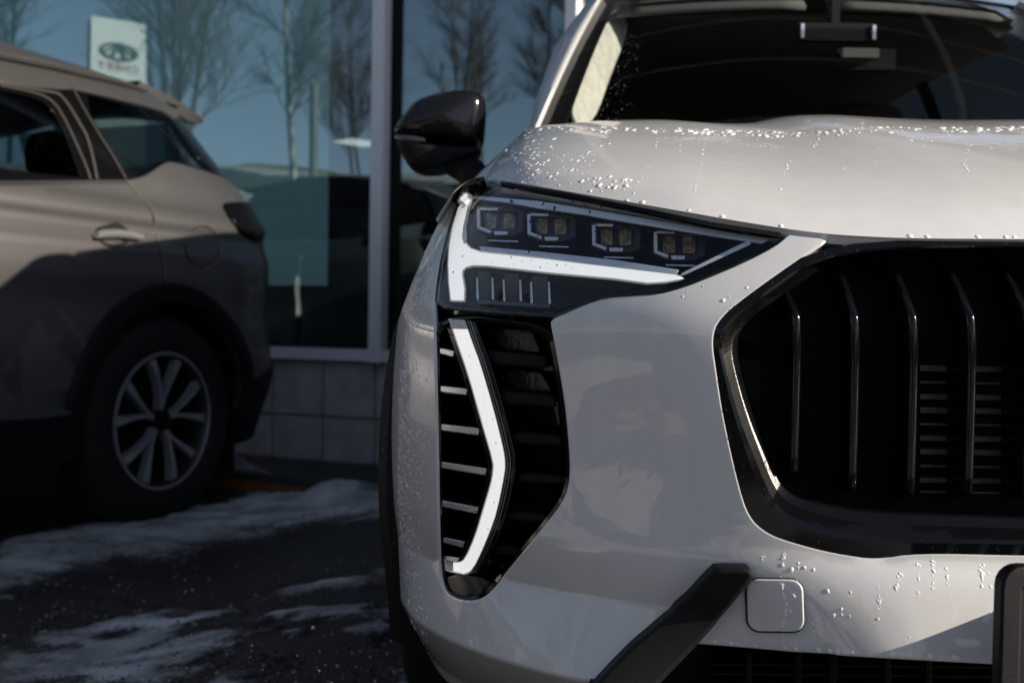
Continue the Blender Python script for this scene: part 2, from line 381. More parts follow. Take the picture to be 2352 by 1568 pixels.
def inset(uv, k):
    uv = np.asarray(uv, float); n = len(uv); out = []
    ar = 0.5 * np.sum(uv[:, 0] * np.roll(uv[:, 1], -1) - np.roll(uv[:, 0], -1) * uv[:, 1]); sg = 1 if ar > 0 else -1
    for i in range(n):
        a, b, c = uv[i-1], uv[i], uv[(i+1) % n]; t1 = (b-a) / (np.linalg.norm(b-a) + 1e-9); t2 = (c-b) / (np.linalg.norm(c-b) + 1e-9)
        n1 = np.array([-t1[1], t1[0]]) * sg; n2 = np.array([-t2[1], t2[0]]) * sg; bi = n1 + n2; l = bi @ bi
        out.append(b + bi * (2 * k / max(l, .8)))
    return np.array(out)
def rails(mb, lst, closed=False, m=0, sharp=True):
    """bands between rails [(uv points, offset)] of equal length; each band shaded on its own"""
    P = [hit(uv, off) for uv, off in lst]
    for a, b in zip(P[:-1], P[1:]):
        k = len(a); f = [(i, (i+1) % k, k + (i+1) % k, k + i) for i in range(k if closed else k - 1)]; mb.add(np.vstack([a, b]), f, m=m)
def keyed(keys, k=6, it=2):
    keys = [roundpoly(q, it) for q in keys]
    return [np.vstack([q[i] + (q[i+1] - q[i]) * j / k for i in range(len(q) - 1) for j in range(k)] + [q[-1]]) for q in keys]
def bucket(mb, uv, off, depth, step=20, m=0):
    uv = resample(uv, 10, closed=True); V, T, L = fill2d(uv, (), step); P = hit(V, off) + np.array([0, depth, 0]); mb.add(P, [t[::-1] for t in T], m=m)
    a = hit(uv, off); b = a + np.array([0, depth, 0]); k = len(a); mb.add(np.vstack([a, b]), [(i, (i+1) % k, k + (i+1) % k, k + i) for i in range(k)], m=m)
CARS = {}
white_car = empty('parked_car', (XC, 2.6, 0), 'white car with lit daylight strips and a black slatted grille, beaded with water', 'car')
def mirrored(o, parent):
    c = o.copy(); COL.objects.link(c); c.parent = parent; c.scale = (-1, 1, 1) if parent is white_car else (1, 1, 1)
    for ch in list(o.children): mirrored(ch, c)
    return c

# ---- outlines read off the photograph (pixels of the 2352 px wide picture)
GR_OUT = [(2848, 556), (2352, 550), (1891, 552), (1732, 662), (1648, 728), (1630, 778), (1642, 860), (1656, 955), (1691, 1112), (1716, 1190), (1757, 1227), (1808, 1247), (1917, 1276), (2019, 1288), (2105, 1274), (2352, 1280), (2848, 1288)]
GR_RIDGE = [(2848, 572), (2352, 566), (1903, 574), (1755, 680), (1672, 744), (1654, 795), (1667, 850), (1699, 965), (1738, 1062), (1757, 1110), (1784, 1160), (1830, 1194), (1941, 1224), (2019, 1234), (2105, 1236), (2352, 1240), (2848, 1248)]
GR_IN = [(2848, 600), (2352, 594), (1940, 584), (1824, 660), (1718, 735), (1697, 775), (1699, 830), (1730, 945), (1768, 1050), (1781, 1085), (1800, 1118), (1836, 1142), (1941, 1165), (2019, 1172), (2097, 1176), (2352, 1186), (2848, 1194)]
LAMP_LOW = [(1816, 541), (1779, 571), (1710, 606), (1645, 634), (1570, 664), (1511, 679), (1440, 683), (1390, 687), (1347, 701), (1275, 733)]
POCKET = [(1268, 740), (1285, 830), (1300, 920), (1309, 1000), (1314, 1080), (1308, 1130), (1285, 1172), (1210, 1264), (1132, 1358), (1108, 1378), (1075, 1384), (1040, 1376), (1018, 1358), (1008, 1325), (1003, 1200), (1000, 1000), (997, 850), (995, 716)]
LAMP_LEFT = [(995, 706), (1000, 650), (1010, 590), (1025, 530), (1045, 470), (1064, 428)]
LAMP_TOP = [(1076, 414), (1130, 418), (1180, 427), (1300, 448), (1500, 488), (1640, 517), (1740, 534), (1816, 541)]
LAMP = [tuple(p) for p in LAMP_LEFT] + LAMP_TOP + LAMP_LOW[1:] + [(1255, 730), (1100, 720)]

# ---- bumper: one painted skin from corner to corner
def bumper():
    go = roundpoly(GR_OUT[2:], 2)                                     # from the strip top down round the grille to the centre
    uvs = [resample(go[::-1], 9), resample([(1891, 552), (1816, 541)], 9), resample(roundpoly(LAMP_LOW, 1), 9), resample(roundpoly(POCKET, 2), 9), resample(roundpoly(LAMP_LEFT, 1), 9)]
    cen = az([(2848, 1288)]); D = [np.array([[0, az([(2700, 1286)])[0, 1]]])]
    pts = az(np.vstack(uvs)); D.append(pts[pts[:, 0] > 1e-4])
    top_a = pts[-1]
    D.append(np.array([[A1 * .985, .905], [A1 + .0, .90], [A1 + .05, .88], [A1 + .05, .72], [A1 + .05, .5], [A1 + .03, .34], [A1 + .0, .2], [A1 * .9, .19]]))
    low = az(resample([(1404, 1600), (1425, 1566), (1595, 1471), (1824, 1493), (2304, 1518), (2700, 1527)], 9)); D.append(low[low[:, 0] > 1e-4]); D.append(np.array([[0, low[-1, 1]]]))
    P = np.vstack(D); keep = [P[0]]
    for p in P[1:]:
        if np.linalg.norm(p - keep[-1]) > .0012: keep.append(p)
    P = resample(np.array(keep), .012, closed=True)
    mb = MB(); skin(mb, P, [], PAZ, .0085, .0006, roll=.0035, depth=.022)
    merge(mb, mirror_mb(mb, XC)); return mb.build('bumper', M['white'], white_car)
bump = bumper()

# ---- bonnet
def bonnet():
    fr = resample(roundpoly([(2848, 557), (2352, 549), (2120, 548), (2000, 544), (1870, 535), (1700, 509), (1590, 489), (1450, 465), (1300, 439), (1180, 418), (1120, 411)], 2), n=90)
    A = hit(fr, -.004); A[0, 0] = XC
    ns, nt = len(A), 64
    w = np.abs(XC - A[:, 0]); s = w / w[-1]
    wb = Table([(0, 0), (.5, .36), (1, .715)])(s); BZ = Table([(0, 1.106), (.2, 1.106), (.29, 1.097), (.42, 1.083), (.6, 1.086), (.715, 1.082)], .01)
    BY = Table([(0, 2.0), (.4, 2.02), (.715, 2.06)])
    cz = Table([(0, 0), (.03, .10), (.11, .25), (.25, .425), (.46, .64), (.68, .83), (.85, .94), (1, 1)], .008)
    sz = Table([(0, 0), (.05, .115), (.18, .35), (.4, .65), (.67, .93), (.85, .985), (1, 1)], .008)
    P = np.zeros((ns, nt, 3))
    for i in range(ns):
        t = np.linspace(0, 1, nt) ** 1.7; k = s[i] ** 1.6; zf = cz(t) * (1 - k) + sz(t) * k
        Bx, By, Bz = XC - wb[i], BY(wb[i]), BZ(wb[i])
        tc = .10 + .88 * s[i] ** 1.25; sa = np.sqrt((t - tc) ** 2 + .016 ** 2)
        cr = -.032 * (1 - s[i] ** 6) * (sa - ((1 - t) * math.hypot(tc, .016) + t * math.hypot(1 - tc, .016)))
        ww = w[i] + (wb[i] - w[i]) * t
        dome = .010 * smooth(ww, .36, .27) * smooth(t, .15, .55) * (1 - smooth(t, .9, 1.0))
        P[i, :, 0] = XC - ww; P[i, :, 1] = A[i, 1] + (By - A[i, 1]) * t; P[i, :, 2] = A[i, 2] + (Bz - A[i, 2]) * zf + cr + dome - .0
        # side edge pulls in along its own curve
        P[i, :, 0] += (s[i] ** 8) * .010 * np.sin(PI * t)
    rim = []
    for dy, dz in ((.0025, -.001), (.004, -.004), (.006, -.010), (.03, -.014)): rim.append(P[:, 0] + np.array([0, dy, dz]))
    G = np.concatenate([np.stack(rim[::-1], 1), P], 1)
    side = [G[-1] + np.array([.002, 0, -.003]), G[-1] + np.array([.006, 0, -.02])]
    G = np.concatenate([G] + [q[None] for q in side], 0)
    mb = MB(); mb.grid(G, flip=False); m2 = mirror_mb(mb, XC); merge(mb, m2)
    mb.n = []; mb.hasn = False
    o = mb.build('bonnet', M['white'], white_car, angle=60)
    import bmesh
    bm = bmesh.new(); bm.from_mesh(o.data); bmesh.ops.remove_doubles(bm, verts=bm.verts, dist=1e-5); bmesh.ops.recalc_face_normals(bm, faces=bm.faces); bm.to_mesh(o.data); bm.free()
    return o, P
hood, HP = bonnet()

# ---- front wing with wheel arch, door side and body side
def side_w(Y, Z):
    """half width of the body side"""
    w = WM(np.clip(Z, .1, .89)) + .0
    return w - .02 * smooth(Y, 4.2, 5.1)
AX_F, AX_R, AR = (1.885, .345), (4.30, .345), .385
def body_side():
    mb = MB()
    def fn(d):
        Y, Z = d[:, 0], d[:, 1]; w = side_w(Y, Z)
        return np.stack([XC - w, Y, Z], 1)
    def arch(ax, r, a0=0, a1=180): return [(ax[0] - r * math.cos(math.radians(t)), ax[1] + r * math.sin(math.radians(t))) for t in np.linspace(a0, a1, 25)]
    zb = .26
    a_f = [p for p in arch(AX_F, AR) if p[1] >= zb]; a_r = [p for p in arch(AX_R, AR)]
    out = [(1.495, zb + .06), (1.495, .88), (1.6, .89), (2.2, .89), (5.0, .89), (5.06, .75), (5.05, zb)] + a_r[::-1] + a_f[::-1]
    out = [(1.495, .35), (1.495, .89), (5.0, .89), (5.06, .75), (5.05, .345)] + a_r[::-1] + a_f[::-1]
    skin(mb, resample(out, .03, closed=True), [], fn, .03, .001, roll=.003, depth=.03, face=(-1, 0, 0), back=(1, 0, 0))
    # shoulder from the side up to the bonnet edge and on along the windows
    edge = HP[-1]; ey = np.concatenate([edge[:, 1], [2.3, 3.0, 4.0, 5.0]]); ew = np.concatenate([XC - edge[:, 0], [.735, .76, .76, .74]]); ez = np.concatenate([edge[:, 2], [1.075, 1.06, 1.07, 1.09]])
    YS = np.concatenate([np.linspace(1.44, 2.2, 40), np.linspace(2.25, 5.0, 24)]); G = []
    for Y in YS:
        a = np.array([.8, side_w(Y, .8)]); w0, z0 = np.interp(Y, ey, ew) + .004, np.interp(Y, ey, ez) - .004
        c = np.array([.89, side_w(Y, .89)]); b = np.array([z0, w0]); mid = np.array([(c[0] * .35 + z0 * .65) + .006, c[1] * .45 + w0 * .55 + .012])
        row = [(c[0] - .03, side_w(Y, c[0] - .03))]
        for t in np.linspace(0, 1, 12):
            q = (1-t)**2 * c + 2*t*(1-t) * np.array([mid[0], mid[1]]) + t*t * b; row.append((q[0], q[1]))
        row.append((z0 - .02, w0 - .006))
        G.append([(XC - w_, Y, z_) for z_, w_ in row])
    mb2 = MB(); mb2.grid(np.array(G)); merge(mb, mb2)
    o = mb.build('body_side', M['white'], white_car, angle=50)
    # arch trim
    mt = MB()
    for ax in (AX_F, AX_R):
        G = []
        for t in np.linspace(-14, 194, 44):
            c, s_ = math.cos(math.radians(t)), math.sin(math.radians(t)); row = []
            for r, dw in ((AR - .004, -.16), (AR - .004, .014), (AR + .008, .024), (AR + .045, .026), (AR + .055, .012), (AR + .055, -.02)):
                y, z = ax[0] - r * c, ax[1] + r * s_; row.append((XC - side_w(y, np.clip(z, .3, .88)) - dw, y, z))
            G.append(row)
        mt = MB(); mt.grid(np.array(G)); mirror_mb(mt, XC).build('arch_trim', M['trim'], white_car, angle=35); mt.build('arch_trim', M['trim'], white_car, angle=35)
    mt = MB(); mt.box((XC - .905, 3.09, .29), (.04, 1.62, .16)); mirror_mb(mt, XC).build('sill_trim', M['trim'], white_car); mt.build('sill_trim', M['trim'], white_car)
    return o
bs = body_side()
mirrored(bs, white_car)
def wheel(parent, c, R, nx, hub_r, spokes, mats, width=.2, twin=True):
    """wheel: empty > tyre, rim, spoke...; nx = outward unit vector"""
    c = Vector(c); nx = Vector(nx).normalized(); up = Vector((0, 0, 1)); sd = nx.cross(up).normalized()
    def P(r, a, w): return c + (sd * math.cos(a) + up * math.sin(a)) * r + nx * w
    wh = empty('wheel', c, parent=parent)
    prof = [(hub_r, -.10), (hub_r + .01, -.02), (hub_r + .005, .0), (hub_r + .02, .012), (R - .05, .018), (R - .018, .005), (R - .004, -.02), (R, -.05), (R, -.15), (R - .02, -.19), (hub_r, -.2)]
    G = [[P(r, 2*PI*i/64, w) for r, w in prof] for i in range(65)]
    t = MB(); t.grid(np.array([[tuple(q) for q in row] for row in G])); t.build('tyre', mats['rubber'], wh)
    prof = [(hub_r + .003, .003), (hub_r - .008, .006), (hub_r - .014, -.004), (hub_r - .02, -.05), (hub_r - .03, -.13)]
    t = MB(); t.grid(np.array([[tuple(P(r, 2*PI*i/64, w)) for r, w in prof] for i in range(65)])); t.build('rim', mats['rim'], wh)
    t = MB(); t.grid(np.array([[tuple(P(r, 2*PI*i/64, w)) for r, w in ((hub_r + .006, .002), (hub_r + .004, .008), (hub_r - .003, .008), (hub_r - .006, .0))] for i in range(65)])); t.build('rim_lip', mats['spoke'], wh)
    t = MB(); ring = [P(hub_r - .012, 2*PI*i/48, -.11) for i in range(48)]; t.add(ring + [P(0, 0, -.10)], [(i, (i+1) % 48, 48) for i in range(48)]); t.build('brake_backing', mats['dark'], wh)
    for k in range(spokes):
        a0 = 2*PI*k/spokes + PI/2 + .06
        for sgn in ((-1, 1) if twin else (0,)):
            s = MB(); rows = []
            for r, da, hw, w in ((.035, .0, .012, -.012), (hub_r*.35, .10, .0065, -.006), (hub_r*.62, .225, .0085, .0), (hub_r*.86, .29, .0145, .0), (hub_r - .010, .31, .0175, -.004)):
                a = a0 + sgn * da
                rd = (sd * math.cos(a) + up * math.sin(a)); tg = (-sd * math.sin(a) + up * math.cos(a)); q = c + rd * r + nx * w
                rows.append([tuple(q - tg*hw - nx*.03), tuple(q - tg*hw), tuple(q + tg*hw*.9), tuple(q + tg*hw - nx*.03)])
            s.grid(np.array(rows)); s.build('spoke', mats['spoke'], wh)
    t = MB(); t.tube([c - nx*.05, c + nx*.0], .036, 20); t.build('hub_cap', mats['dark'], wh)
    return wh
M['alloy_dark'] = mat('dark_alloy', (.05, .05, .055), rough=.35, metal=.8, rvar=.1)
WM_ = dict(rubber=M['rubber'], rim=M['alloy_dark'], spoke=M['alloy_dark'], dark=M['black'])
for ax in (AX_F, AX_R):
    for sg in (-1, 1): wheel(white_car, (XC + sg * .915, ax[0], .345), .345, (sg, 0, 0), .235, 5, WM_)

# ---- grille
def grille():
    root = empty('grille', (XC, 1.1, .65), parent=white_car); PWORLD['grille'] = PWORLD[root.name]
    o1, r1, i1 = keyed([GR_OUT, GR_RIDGE, GR_IN], 4, 2)
    mb = MB(); pre = o1 + (o1 - i1) * .10
    rails(mb, [(pre, .012), (o1, .005), (o1 * .93 + r1 * .07, .0005), (o1 * .25 + r1 * .75, .001), (r1, .003)])
    rails(mb, [(i1 * .9 + r1 * .1, .024), (i1, .030), (i1, .075)])
    merge(mb, mirror_mb(mb, XC)); mb.build('surround', M['gloss'], root, angle=50)
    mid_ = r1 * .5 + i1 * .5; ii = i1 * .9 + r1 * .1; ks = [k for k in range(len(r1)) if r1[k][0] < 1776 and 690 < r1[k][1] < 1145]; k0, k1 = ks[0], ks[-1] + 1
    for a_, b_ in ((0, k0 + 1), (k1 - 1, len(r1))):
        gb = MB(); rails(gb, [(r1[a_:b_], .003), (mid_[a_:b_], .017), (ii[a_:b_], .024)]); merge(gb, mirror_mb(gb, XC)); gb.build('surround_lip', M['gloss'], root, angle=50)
    mb = MB(); rails(mb, [(r1[k0:k1], .003), (mid_[k0:k1], .017), (ii[k0:k1], .024)]); dm = mat('sunlit_rough_plastic', (.008, .0075, .007), rough=.30, spec=.3, col2=(.002, .002, .002), vscale=70., bump=.10, bscale=300.); mirror_mb(mb, XC).build('surround_chamfer', dm, root, angle=50); mb.build('surround_chamfer', dm, root, angle=50)  # lit side of the surround put into a lighter, rougher black
    mb = MB(); poly = np.vstack([i1, [(2850, 1194), (2850, 600)]]); poly = resample(poly[::3], 16, closed=True)
    V, T, L = fill2d(poly, (), 30); P = hit(V, .072); mb.add(P, [t[::-1] for t in T]); merge(mb, mirror_mb(mb, XC)); mb.build('mesh_panel', M['mesh'], root)
    # fine horizontal wires in front of the mesh: past telling apart, joined
    mw = MB(); v = 600
    while v < 1180:
        seg = [(u, v) for u in np.arange(1700, 2849, 50)]
        ok = inpoly(np.array(seg, float), np.vstack([i1, [(2850, 1194), (2850, 600)]])); run = [p for p, o in zip(seg, ok) if o]
        if len(run) > 2:
            a = hit(run, .066); mw.tube([tuple(q) for q in a], .0007, 4, False)
        v += 6.5
    wires = MB(); merge(wires, mw); merge(wires, mirror_mb(mw, XC)); w = wires.build('mesh_wires', M['black'], root); tag(w, kind='stuff')
    # radiator fins showing through
    for v, h in ((845, 13), (877, 5), (910, 12), (941, 13), (973, 5), (1005, 12), (1036, 12), (1069, 5), (1101, 11), (1128, 4)):
        a = hit([(2112, v - h/2)], .062)[0]; b = hit([(2112, v + h/2)], .062)[0]
        mb = MB(); mb.box(((a[0] + 2*XC - a[0]) / 2, a[1] - .0, (a[2] + b[2]) / 2), (2 * (XC - a[0]), .004, a[2] - b[2])); mb.build('radiator_fin', M['radiator'], root)
    # upright bars
    def bar(w):
        k7 = w > .41
        vt, vb = (664, 1103) if k7 else (606, 1153 - 14 * max(0, (w - .34) / .06))
        x = XC - w
        zt = hit([(1176 + x * FPX / 1.1, vt)], .03)[0, 2]; zk = hit([(1176 + x * FPX / 1.07, 722)], .0)[0, 2]; zb = hit([(1176 + x * FPX / 1.09, vb)], .02)[0, 2]
        rows = []
        h = .0055
        for z in np.concatenate([np.linspace(zt, zt - .006, 3), np.linspace(zt - .012, zk + .004, 6), np.linspace(zk + .002, zk - .004, 4), np.linspace(zk - .012, zb + .012, 12), np.linspace(zb + .006, zb, 4)]):
            y0, _ = FY(np.array([x]), np.array([z])); y0 = y0[0]
            off = np.interp(z, [zb, zb + .008, zk, zt - .006, zt], [.045, .020, .010, .040, .055])
            y = y0 + off
            rows.append([(x - h*1.1, y + .05, z), (x - h, y + .008, z), (x - h*.78, y + .0022, z), (x - h*.3, y, z), (x + h*.3, y, z), (x + h*.8, y + .002, z), (x + h, y + .008, z), (x + h*1.1, y + .05, z)])
        G = np.array(rows); mb = MB(); mb.grid(G); mb.add(G[0], [tuple(range(8))]); mb.add(G[-1], [tuple(range(8))[::-1]]); return mb
    for k in range(8):
        w = .0298 + .0597 * k; b = bar(w); o = b.build('bar', M['gloss'], root, angle=50)
        c = o.copy(); COL.objects.link(c); c.parent = root; c.scale = (-1, 1, 1)
    return root
grille()

# ---- headlamp
def headlamp():
    mb = MB(); out = roundpoly(LAMP, 1, closed=True)
    bucket(mb, out, .004, .075, 24)
    hous = mb.build('headlight', M['housing'], white_car, angle=35)
    ins = inset(resample(out, 12, closed=True), 9.0)
    mb = MB(); o2 = resample(out, 12, closed=True); rails(mb, [(o2, .004), (o2 * .6 + ins * .4, -.0005), (ins, .004), (ins, .03)], closed=True); mb.build('bezel', M['gloss'], hous, angle=35)
    mb = MB(); prism(mb, o2 * .7 + ins * .3, .0005, .002, 14, roll=.001, cap=False); mb.build('lens_cover', M['lampglass'], hous)
    # lit T of light guides
    T = [(1064, 444), (1054, 471), (1039, 522), (1032, 565), (1030, 604), (1032, 651), (1036, 687), (1063, 688), (1064, 661), (1058.5, 630), (1060, 619), (1070, 611), (1085, 606.5), (1117, 607), (1269, 623.5), (1409, 636), (1488, 646.5), (1530, 644), (1565, 637.5), (1551, 632), (1347, 608), (1244, 595), (1105, 580), (1078, 571), (1065, 556), (1061, 540), (1063, 520), (1070, 489), (1081, 450)]
    mb = MB(); prism(mb, T, .016, .012, 12, roll=.001); mb.build('light_guide', M['led'], hous)
    mb = MB(); prism(mb, inset(resample(T, 10, closed=True), -2.6), .0185, .012, 12, roll=.0015); mb.build('guide_edge', M['led_edge'], hous)
    def strip(name, uv, off, dep, mt, roll=.0008):
        m_ = MB(); prism(m_, uv, off, dep, 12, roll=roll); return m_.build(name, mt, hous)
    strip('chrome_strip', [(1083, 449), (1081, 454), (1160, 463), (1234, 476), (1347, 492), (1409, 503), (1600, 534), (1751, 557), (1767, 548), (1600, 522), (1409, 490), (1234, 462)], .010, .01, M['steelblue'])
    strip('chrome_strip', [(1100, 566), (1105, 575), (1244, 590), (1347, 604), (1552, 628), (1558, 620), (1409, 597), (1244, 579)], .013, .01, M['steelblue'])
    strip('chrome_strip', [(1564, 633), (1568, 627), (1716, 554), (1724, 554), (1722, 560)], .012, .01, M['steelblue'])
    strip('chrome_strip', [(1066, 560), (1071, 548), (1070, 520), (1076, 488), (1087, 452), (1083, 450), (1071, 488), (1064, 520), (1061, 545)], .013, .01, M['chrome'])
    # four projectors
    def quad(x0, y0, x1, y1, dx, dy): return [(x0, y0), (x1, y0 + dy*.2), (x1 - 1, y1 - dx*.35), (x1 - dx*1.1, y1 + dy*.2), (x0 + dx*1.4, y1), (x0 + 1, y1 - dx * .55)]
    mods = [(1104, 483, 1192, 529), (1220, 496, 1311, 542), (1369, 520, 1460, 567), (1511, 536, 1608, 585)]
    for (x0, y0, x1, y1) in mods:
        L = quad(x0, y0, x1, y1, 16, 4); O = inset(L, -9)
        f = MB(); prism(f, O, .028, .03, 10, roll=.0015, holes=[np.array(L)[::-1]], cap=False); f.build('projector_frame', M['housing'], hous)
        g = MB(); prism(g, inset(L, .5), .034, .004, 10, roll=.001); g.build('projector_lens', M['lens'], hous)
        cx, cy = (x0 + x1) / 2, (y0 + y1) / 2 - 1; w, h = (x1 - x0), (y1 - y0)
        bk = MB(); prism(bk, L, .055, .002, 14); bk.build('projector_back', M['housing'], hous)
        for i, sx in enumerate((-.24, .24)):
            b = MB(); bx = cx + sx * w
            prism(b, [(bx - w*.14, y0 + h*.12), (bx + w*.13, y0 + h*.14), (bx + w*.13, y1 - h*.14), (bx - w*.13, y1 - h*.12)], .044, .006, 10, roll=.001); b.build('lamp_board', M['amber'], hous)
            for sy in (-.22, .22):
                d = MB(); c_ = hit([(bx, cy + sy * h)], .044)[0]
                d.tube([c_ + np.array([0, .004, 0]), c_ + np.array([0, -.001, 0]), c_ + np.array([0, -.003, 0])], [.0052, .0052, .003], 12); d.build('led_chip', M['amberlens'], hous)
        ch = MB()
        prism(ch, [(x0 - 9, y0 - 3), (x0 - 3, y0 - 4), (x0 - 2, y1 - 9), (x0 + 24, y1 + 1), (x0 + 22, y1 + 6), (x0 - 8, y1 - 6)], .0245, .008, 8, roll=.0006)
        prism(ch, [(x0 + 30, y1 + 2), (x0 + 62, y1 + 3), (x0 + 60, y1 + 9), (x0 + 33, y1 + 9)], .0245, .008, 8, roll=.0006)
        prism(ch, [(x0 - 2, y0 - 6), (x0 + 40, y0 - 5), (x0 + 38, y0 - 1), (x0 - 1, y0 - 2)], .0245, .008, 8, roll=.0006)
        ch.build('projector_trim', M['chrome'], hous)
        b = MB(); prism(b, [(x0 + 18, y1 + 22), (x0 + 86, y1 + 24), (x0 + 86, y1 + 26), (x0 + 18, y1 + 24)], .028, .004, 10, roll=.0003); b.build('module_edge', M['chrome'], hous)
    # three lower reflectors
    for (a, b_, c_, d_) in ((1098, 624, 1128, 686), (1159, 628, 1192, 690), (1222, 633, 1258, 696)):
        m_ = MB(); prism(m_, [(a, b_), (c_ - 3, b_ + 2), (c_, d_), (a + 1, d_ - 2)], .022, .02, 10, roll=.001); m_.build('reflector', M['prismatic'], hous)
        for x in (a - 4, c_ + 1):
            m_ = MB(); prism(m_, [(x, b_ + 14), (x + 2.5, b_ + 14), (x + 5, d_ + 1), (x + 1, d_ + 1)], .02, .02, 10, roll=.0005); m_.build('reflector_edge', M['chrome'], hous)
    m_ = MB()
    for i in range(34):
        x = 1098 + i * 4.9; y = 688 + (x - 1098) * .062; prism(m_, [(x, y), (x + 2.4, y), (x + 2.4, y + 9), (x, y + 9)], .02, .006, 8, roll=.0004, cap=False)
    tag(m_.build('comb_teeth', M['chrome_dim'], hous), kind='stuff')
    m_ = MB(); prism(m_, [(1262, 640), (1400, 648), (1470, 652), (1440, 668), (1390, 676), (1340, 694), (1270, 712), (1100, 702), (1050, 697), (1050, 691), (1262, 704)], .03, .01, 14, roll=.001); m_.build('lower_liner', M['gloss'], hous)
    # ribbed rubber seal under the bonnet edge
    m_ = MB()
    for i in range(150):
        t = i / 149; x = 1150 + t * 640; y = np.interp(x, [1150, 1180, 1300, 1500, 1640, 1790], [421, 426, 446, 486, 515, 538])
        prism(m_, [(x, y - 4), (x + 2.2, y - 4), (x + 2.2, y + 6), (x, y + 6)], -.003, .006, 9, roll=.0003, cap=False)
    tag(m_.build('seal_rib', M['black'], hous), kind='stuff')
    return hous
M['steelblue'] = mat('bright_trim', (.74, .77, .84), rough=.28, metal=.4, rvar=.08)
M['amberlens'] = mat('led_dome', (.30, .20, .08), rough=.15, coat=.5, var=.3, vscale=200.)
M['prismatic'] = mat('prismatic_reflector', (.10, .095, .105), rough=.35, metal=.5, bump=1.0, bscale=700., var=.5, vscale=400.)
M['chrome_dim'] = mat('dim_chrome', (.20, .20, .21), rough=.35, metal=.9, var=.3)
hl = headlamp(); mirrored(hl, white_car)

# ---- daytime light pocket below the headlamp
def pocket():
    out = roundpoly(POCKET, 2, closed=True); mb = MB(); o2 = resample(out, 10, closed=True); ins = inset(o2, 13); ins2 = inset(o2, 17)
    rails(mb, [(inset(o2, -4), .014), (o2, .006), (o2 * .6 + ins * .4, .004), (ins, .007), (ins2, .016), (ins2, .05)], closed=True)
    bucket(mb, ins2, .04, .05, 24)
    pk = mb.build('light_pocket', M['gloss'], white_car, angle=40)
    LE = [(1031, 733), (1048, 783), (1076, 863), (1107, 973), (1133, 1061), (1132, 1085), (1127, 1112), (1110, 1168), (1092, 1229), (1068, 1284), (1053, 1294), (1023, 1288)]
    RI = [(1066, 736), (1082, 785), (1100, 832), (1131, 938), (1154, 1031), (1158, 1060), (1157, 1085), (1139, 1174), (1122, 1222), (1103, 1268), (1084, 1306), (1068, 1317), (1046, 1312), (1025, 1308)]
    LE, RI = roundpoly(LE, 1), roundpoly(RI, 1)
    strip_ = resample(np.vstack([LE, RI[::-1]]), 10, closed=True)
    m_ = MB(); prism(m_, inset(strip_, 2.2), .004, .02, 11, roll=.0015); m_.build('light_guide', M['led'], pk)
    m_ = MB(); prism(m_, inset(strip_, -.8), .0062, .02, 11, roll=.0015); m_.build('guide_edge', M['led_edge'], pk)
    for side, pl, sg in (('l', LE, -1), ('r', RI, 1)):
        q = pl + np.array([sg * (10 if sg < 0 else 22), 0]); q2 = pl + np.array([sg * 1.0, 0])
        if sg < 0: q = q[:-3]; q2 = q2[:-3]
        m_ = MB(); prism(m_, np.vstack([q2, q[::-1]]), .007, .05, 12, roll=.002); m_.build('guide_case', M['gloss'], pk)
        if sg > 0:
            for k in (7, 13):
                a = pl + np.array([k, 0]); b = pl + np.array([k + 1.6, 0]); m_ = MB(); prism(m_, np.vstack([a, b[::-1]]), .0055, .004, 12, roll=.0004); m_.build('guide_edge', M['chrome_dim'], pk)
    m_ = MB(); prism(m_, [(1030, 733), (1067, 735.5), (1074, 755), (1038, 754)], .0015, .004, 10, roll=.0005); m_.build('guide_end', M['guide_end'], pk)
    m_ = MB(); prism(m_, [(1023, 1288), (1040, 1290), (1040, 1310), (1025, 1308)], .0025, .004, 10, roll=.0005); m_.build('guide_end', M['guide_end'], pk)
    fl = [(1004, 799, 1041, 807, 10.5), (1000, 886, 1071, 894, 11.5), (997, 973, 1099, 985, 12.5), (1001, 1060, 1115, 1077, 12), (1004, 1149, 1096, 1166, 11.5), (1014, 1235, 1064, 1245, 10)]
    for x0, y0, x1, y1, h in fl:
        q = [(x0, y0), (x1, y1), (x1 - 2, y1 + h), (x0 + 1, y0 + h * .9)]
        m_ = MB(); prism(m_, [(x0 - 2, y0 - 1), (x1 + 4, y1 - 1), (x1 + 3, y1 + h + 2), (x0 + 20, y0 + h + 5), (x0 - 1, y0 + h)], .012, .06, 12, roll=.0015); m_.build('fin', M['gloss'], pk)
        m_ = MB(); prism(m_, q, .008, .006, 12, roll=.001); m_.build('fin_trim', M['chrome'], pk)
    fr = [(1111, 812, 1246, 822, 18), (1147, 906, 1268, 914, 16), (1178, 1000, 1283, 1006, 13), (1191, 1094, 1290, 1098, 9), (1168, 1182, 1250, 1186, 8), (1127, 1260, 1185, 1264, 8)]
    for x0, y0, x1, y1, h in fr:
        m_ = MB(); prism(m_, [(x0, y0), (x0 + 14, y0 - 3), (x1, y1), (x1 + 4, y1 + h), (x0 + 8, y0 + h)], .016, .055, 12, roll=.003); m_.build('fin', M['black'], pk)
    m_ = MB(); prism(m_, [(1127, 752), (1218, 762), (1236, 806), (1160, 800), (1140, 780)], .055, .006, 12, roll=.003); m_.build('duct_liner', M['foil'], pk)
    m_ = MB(); prism(m_, [(1160, 850), (1240, 858), (1262, 898), (1185, 890)], .06, .006, 12, roll=.003); m_.build('duct_liner', M['foil'], pk)
    m_ = MB(); prism(m_, [(1012, 1330), (1050, 1322), (1095, 1326), (1118, 1336), (1100, 1366), (1076, 1372), (1044, 1364), (1022, 1350)], .010, .05, 12, roll=.004); m_.build('pocket_sill', M['gloss'], pk)
    return pk
M['guide_end'] = mat('clear_guide_end', (.60, .62, .60), rough=.15, metal=.2, bump=.6, bscale=300.)
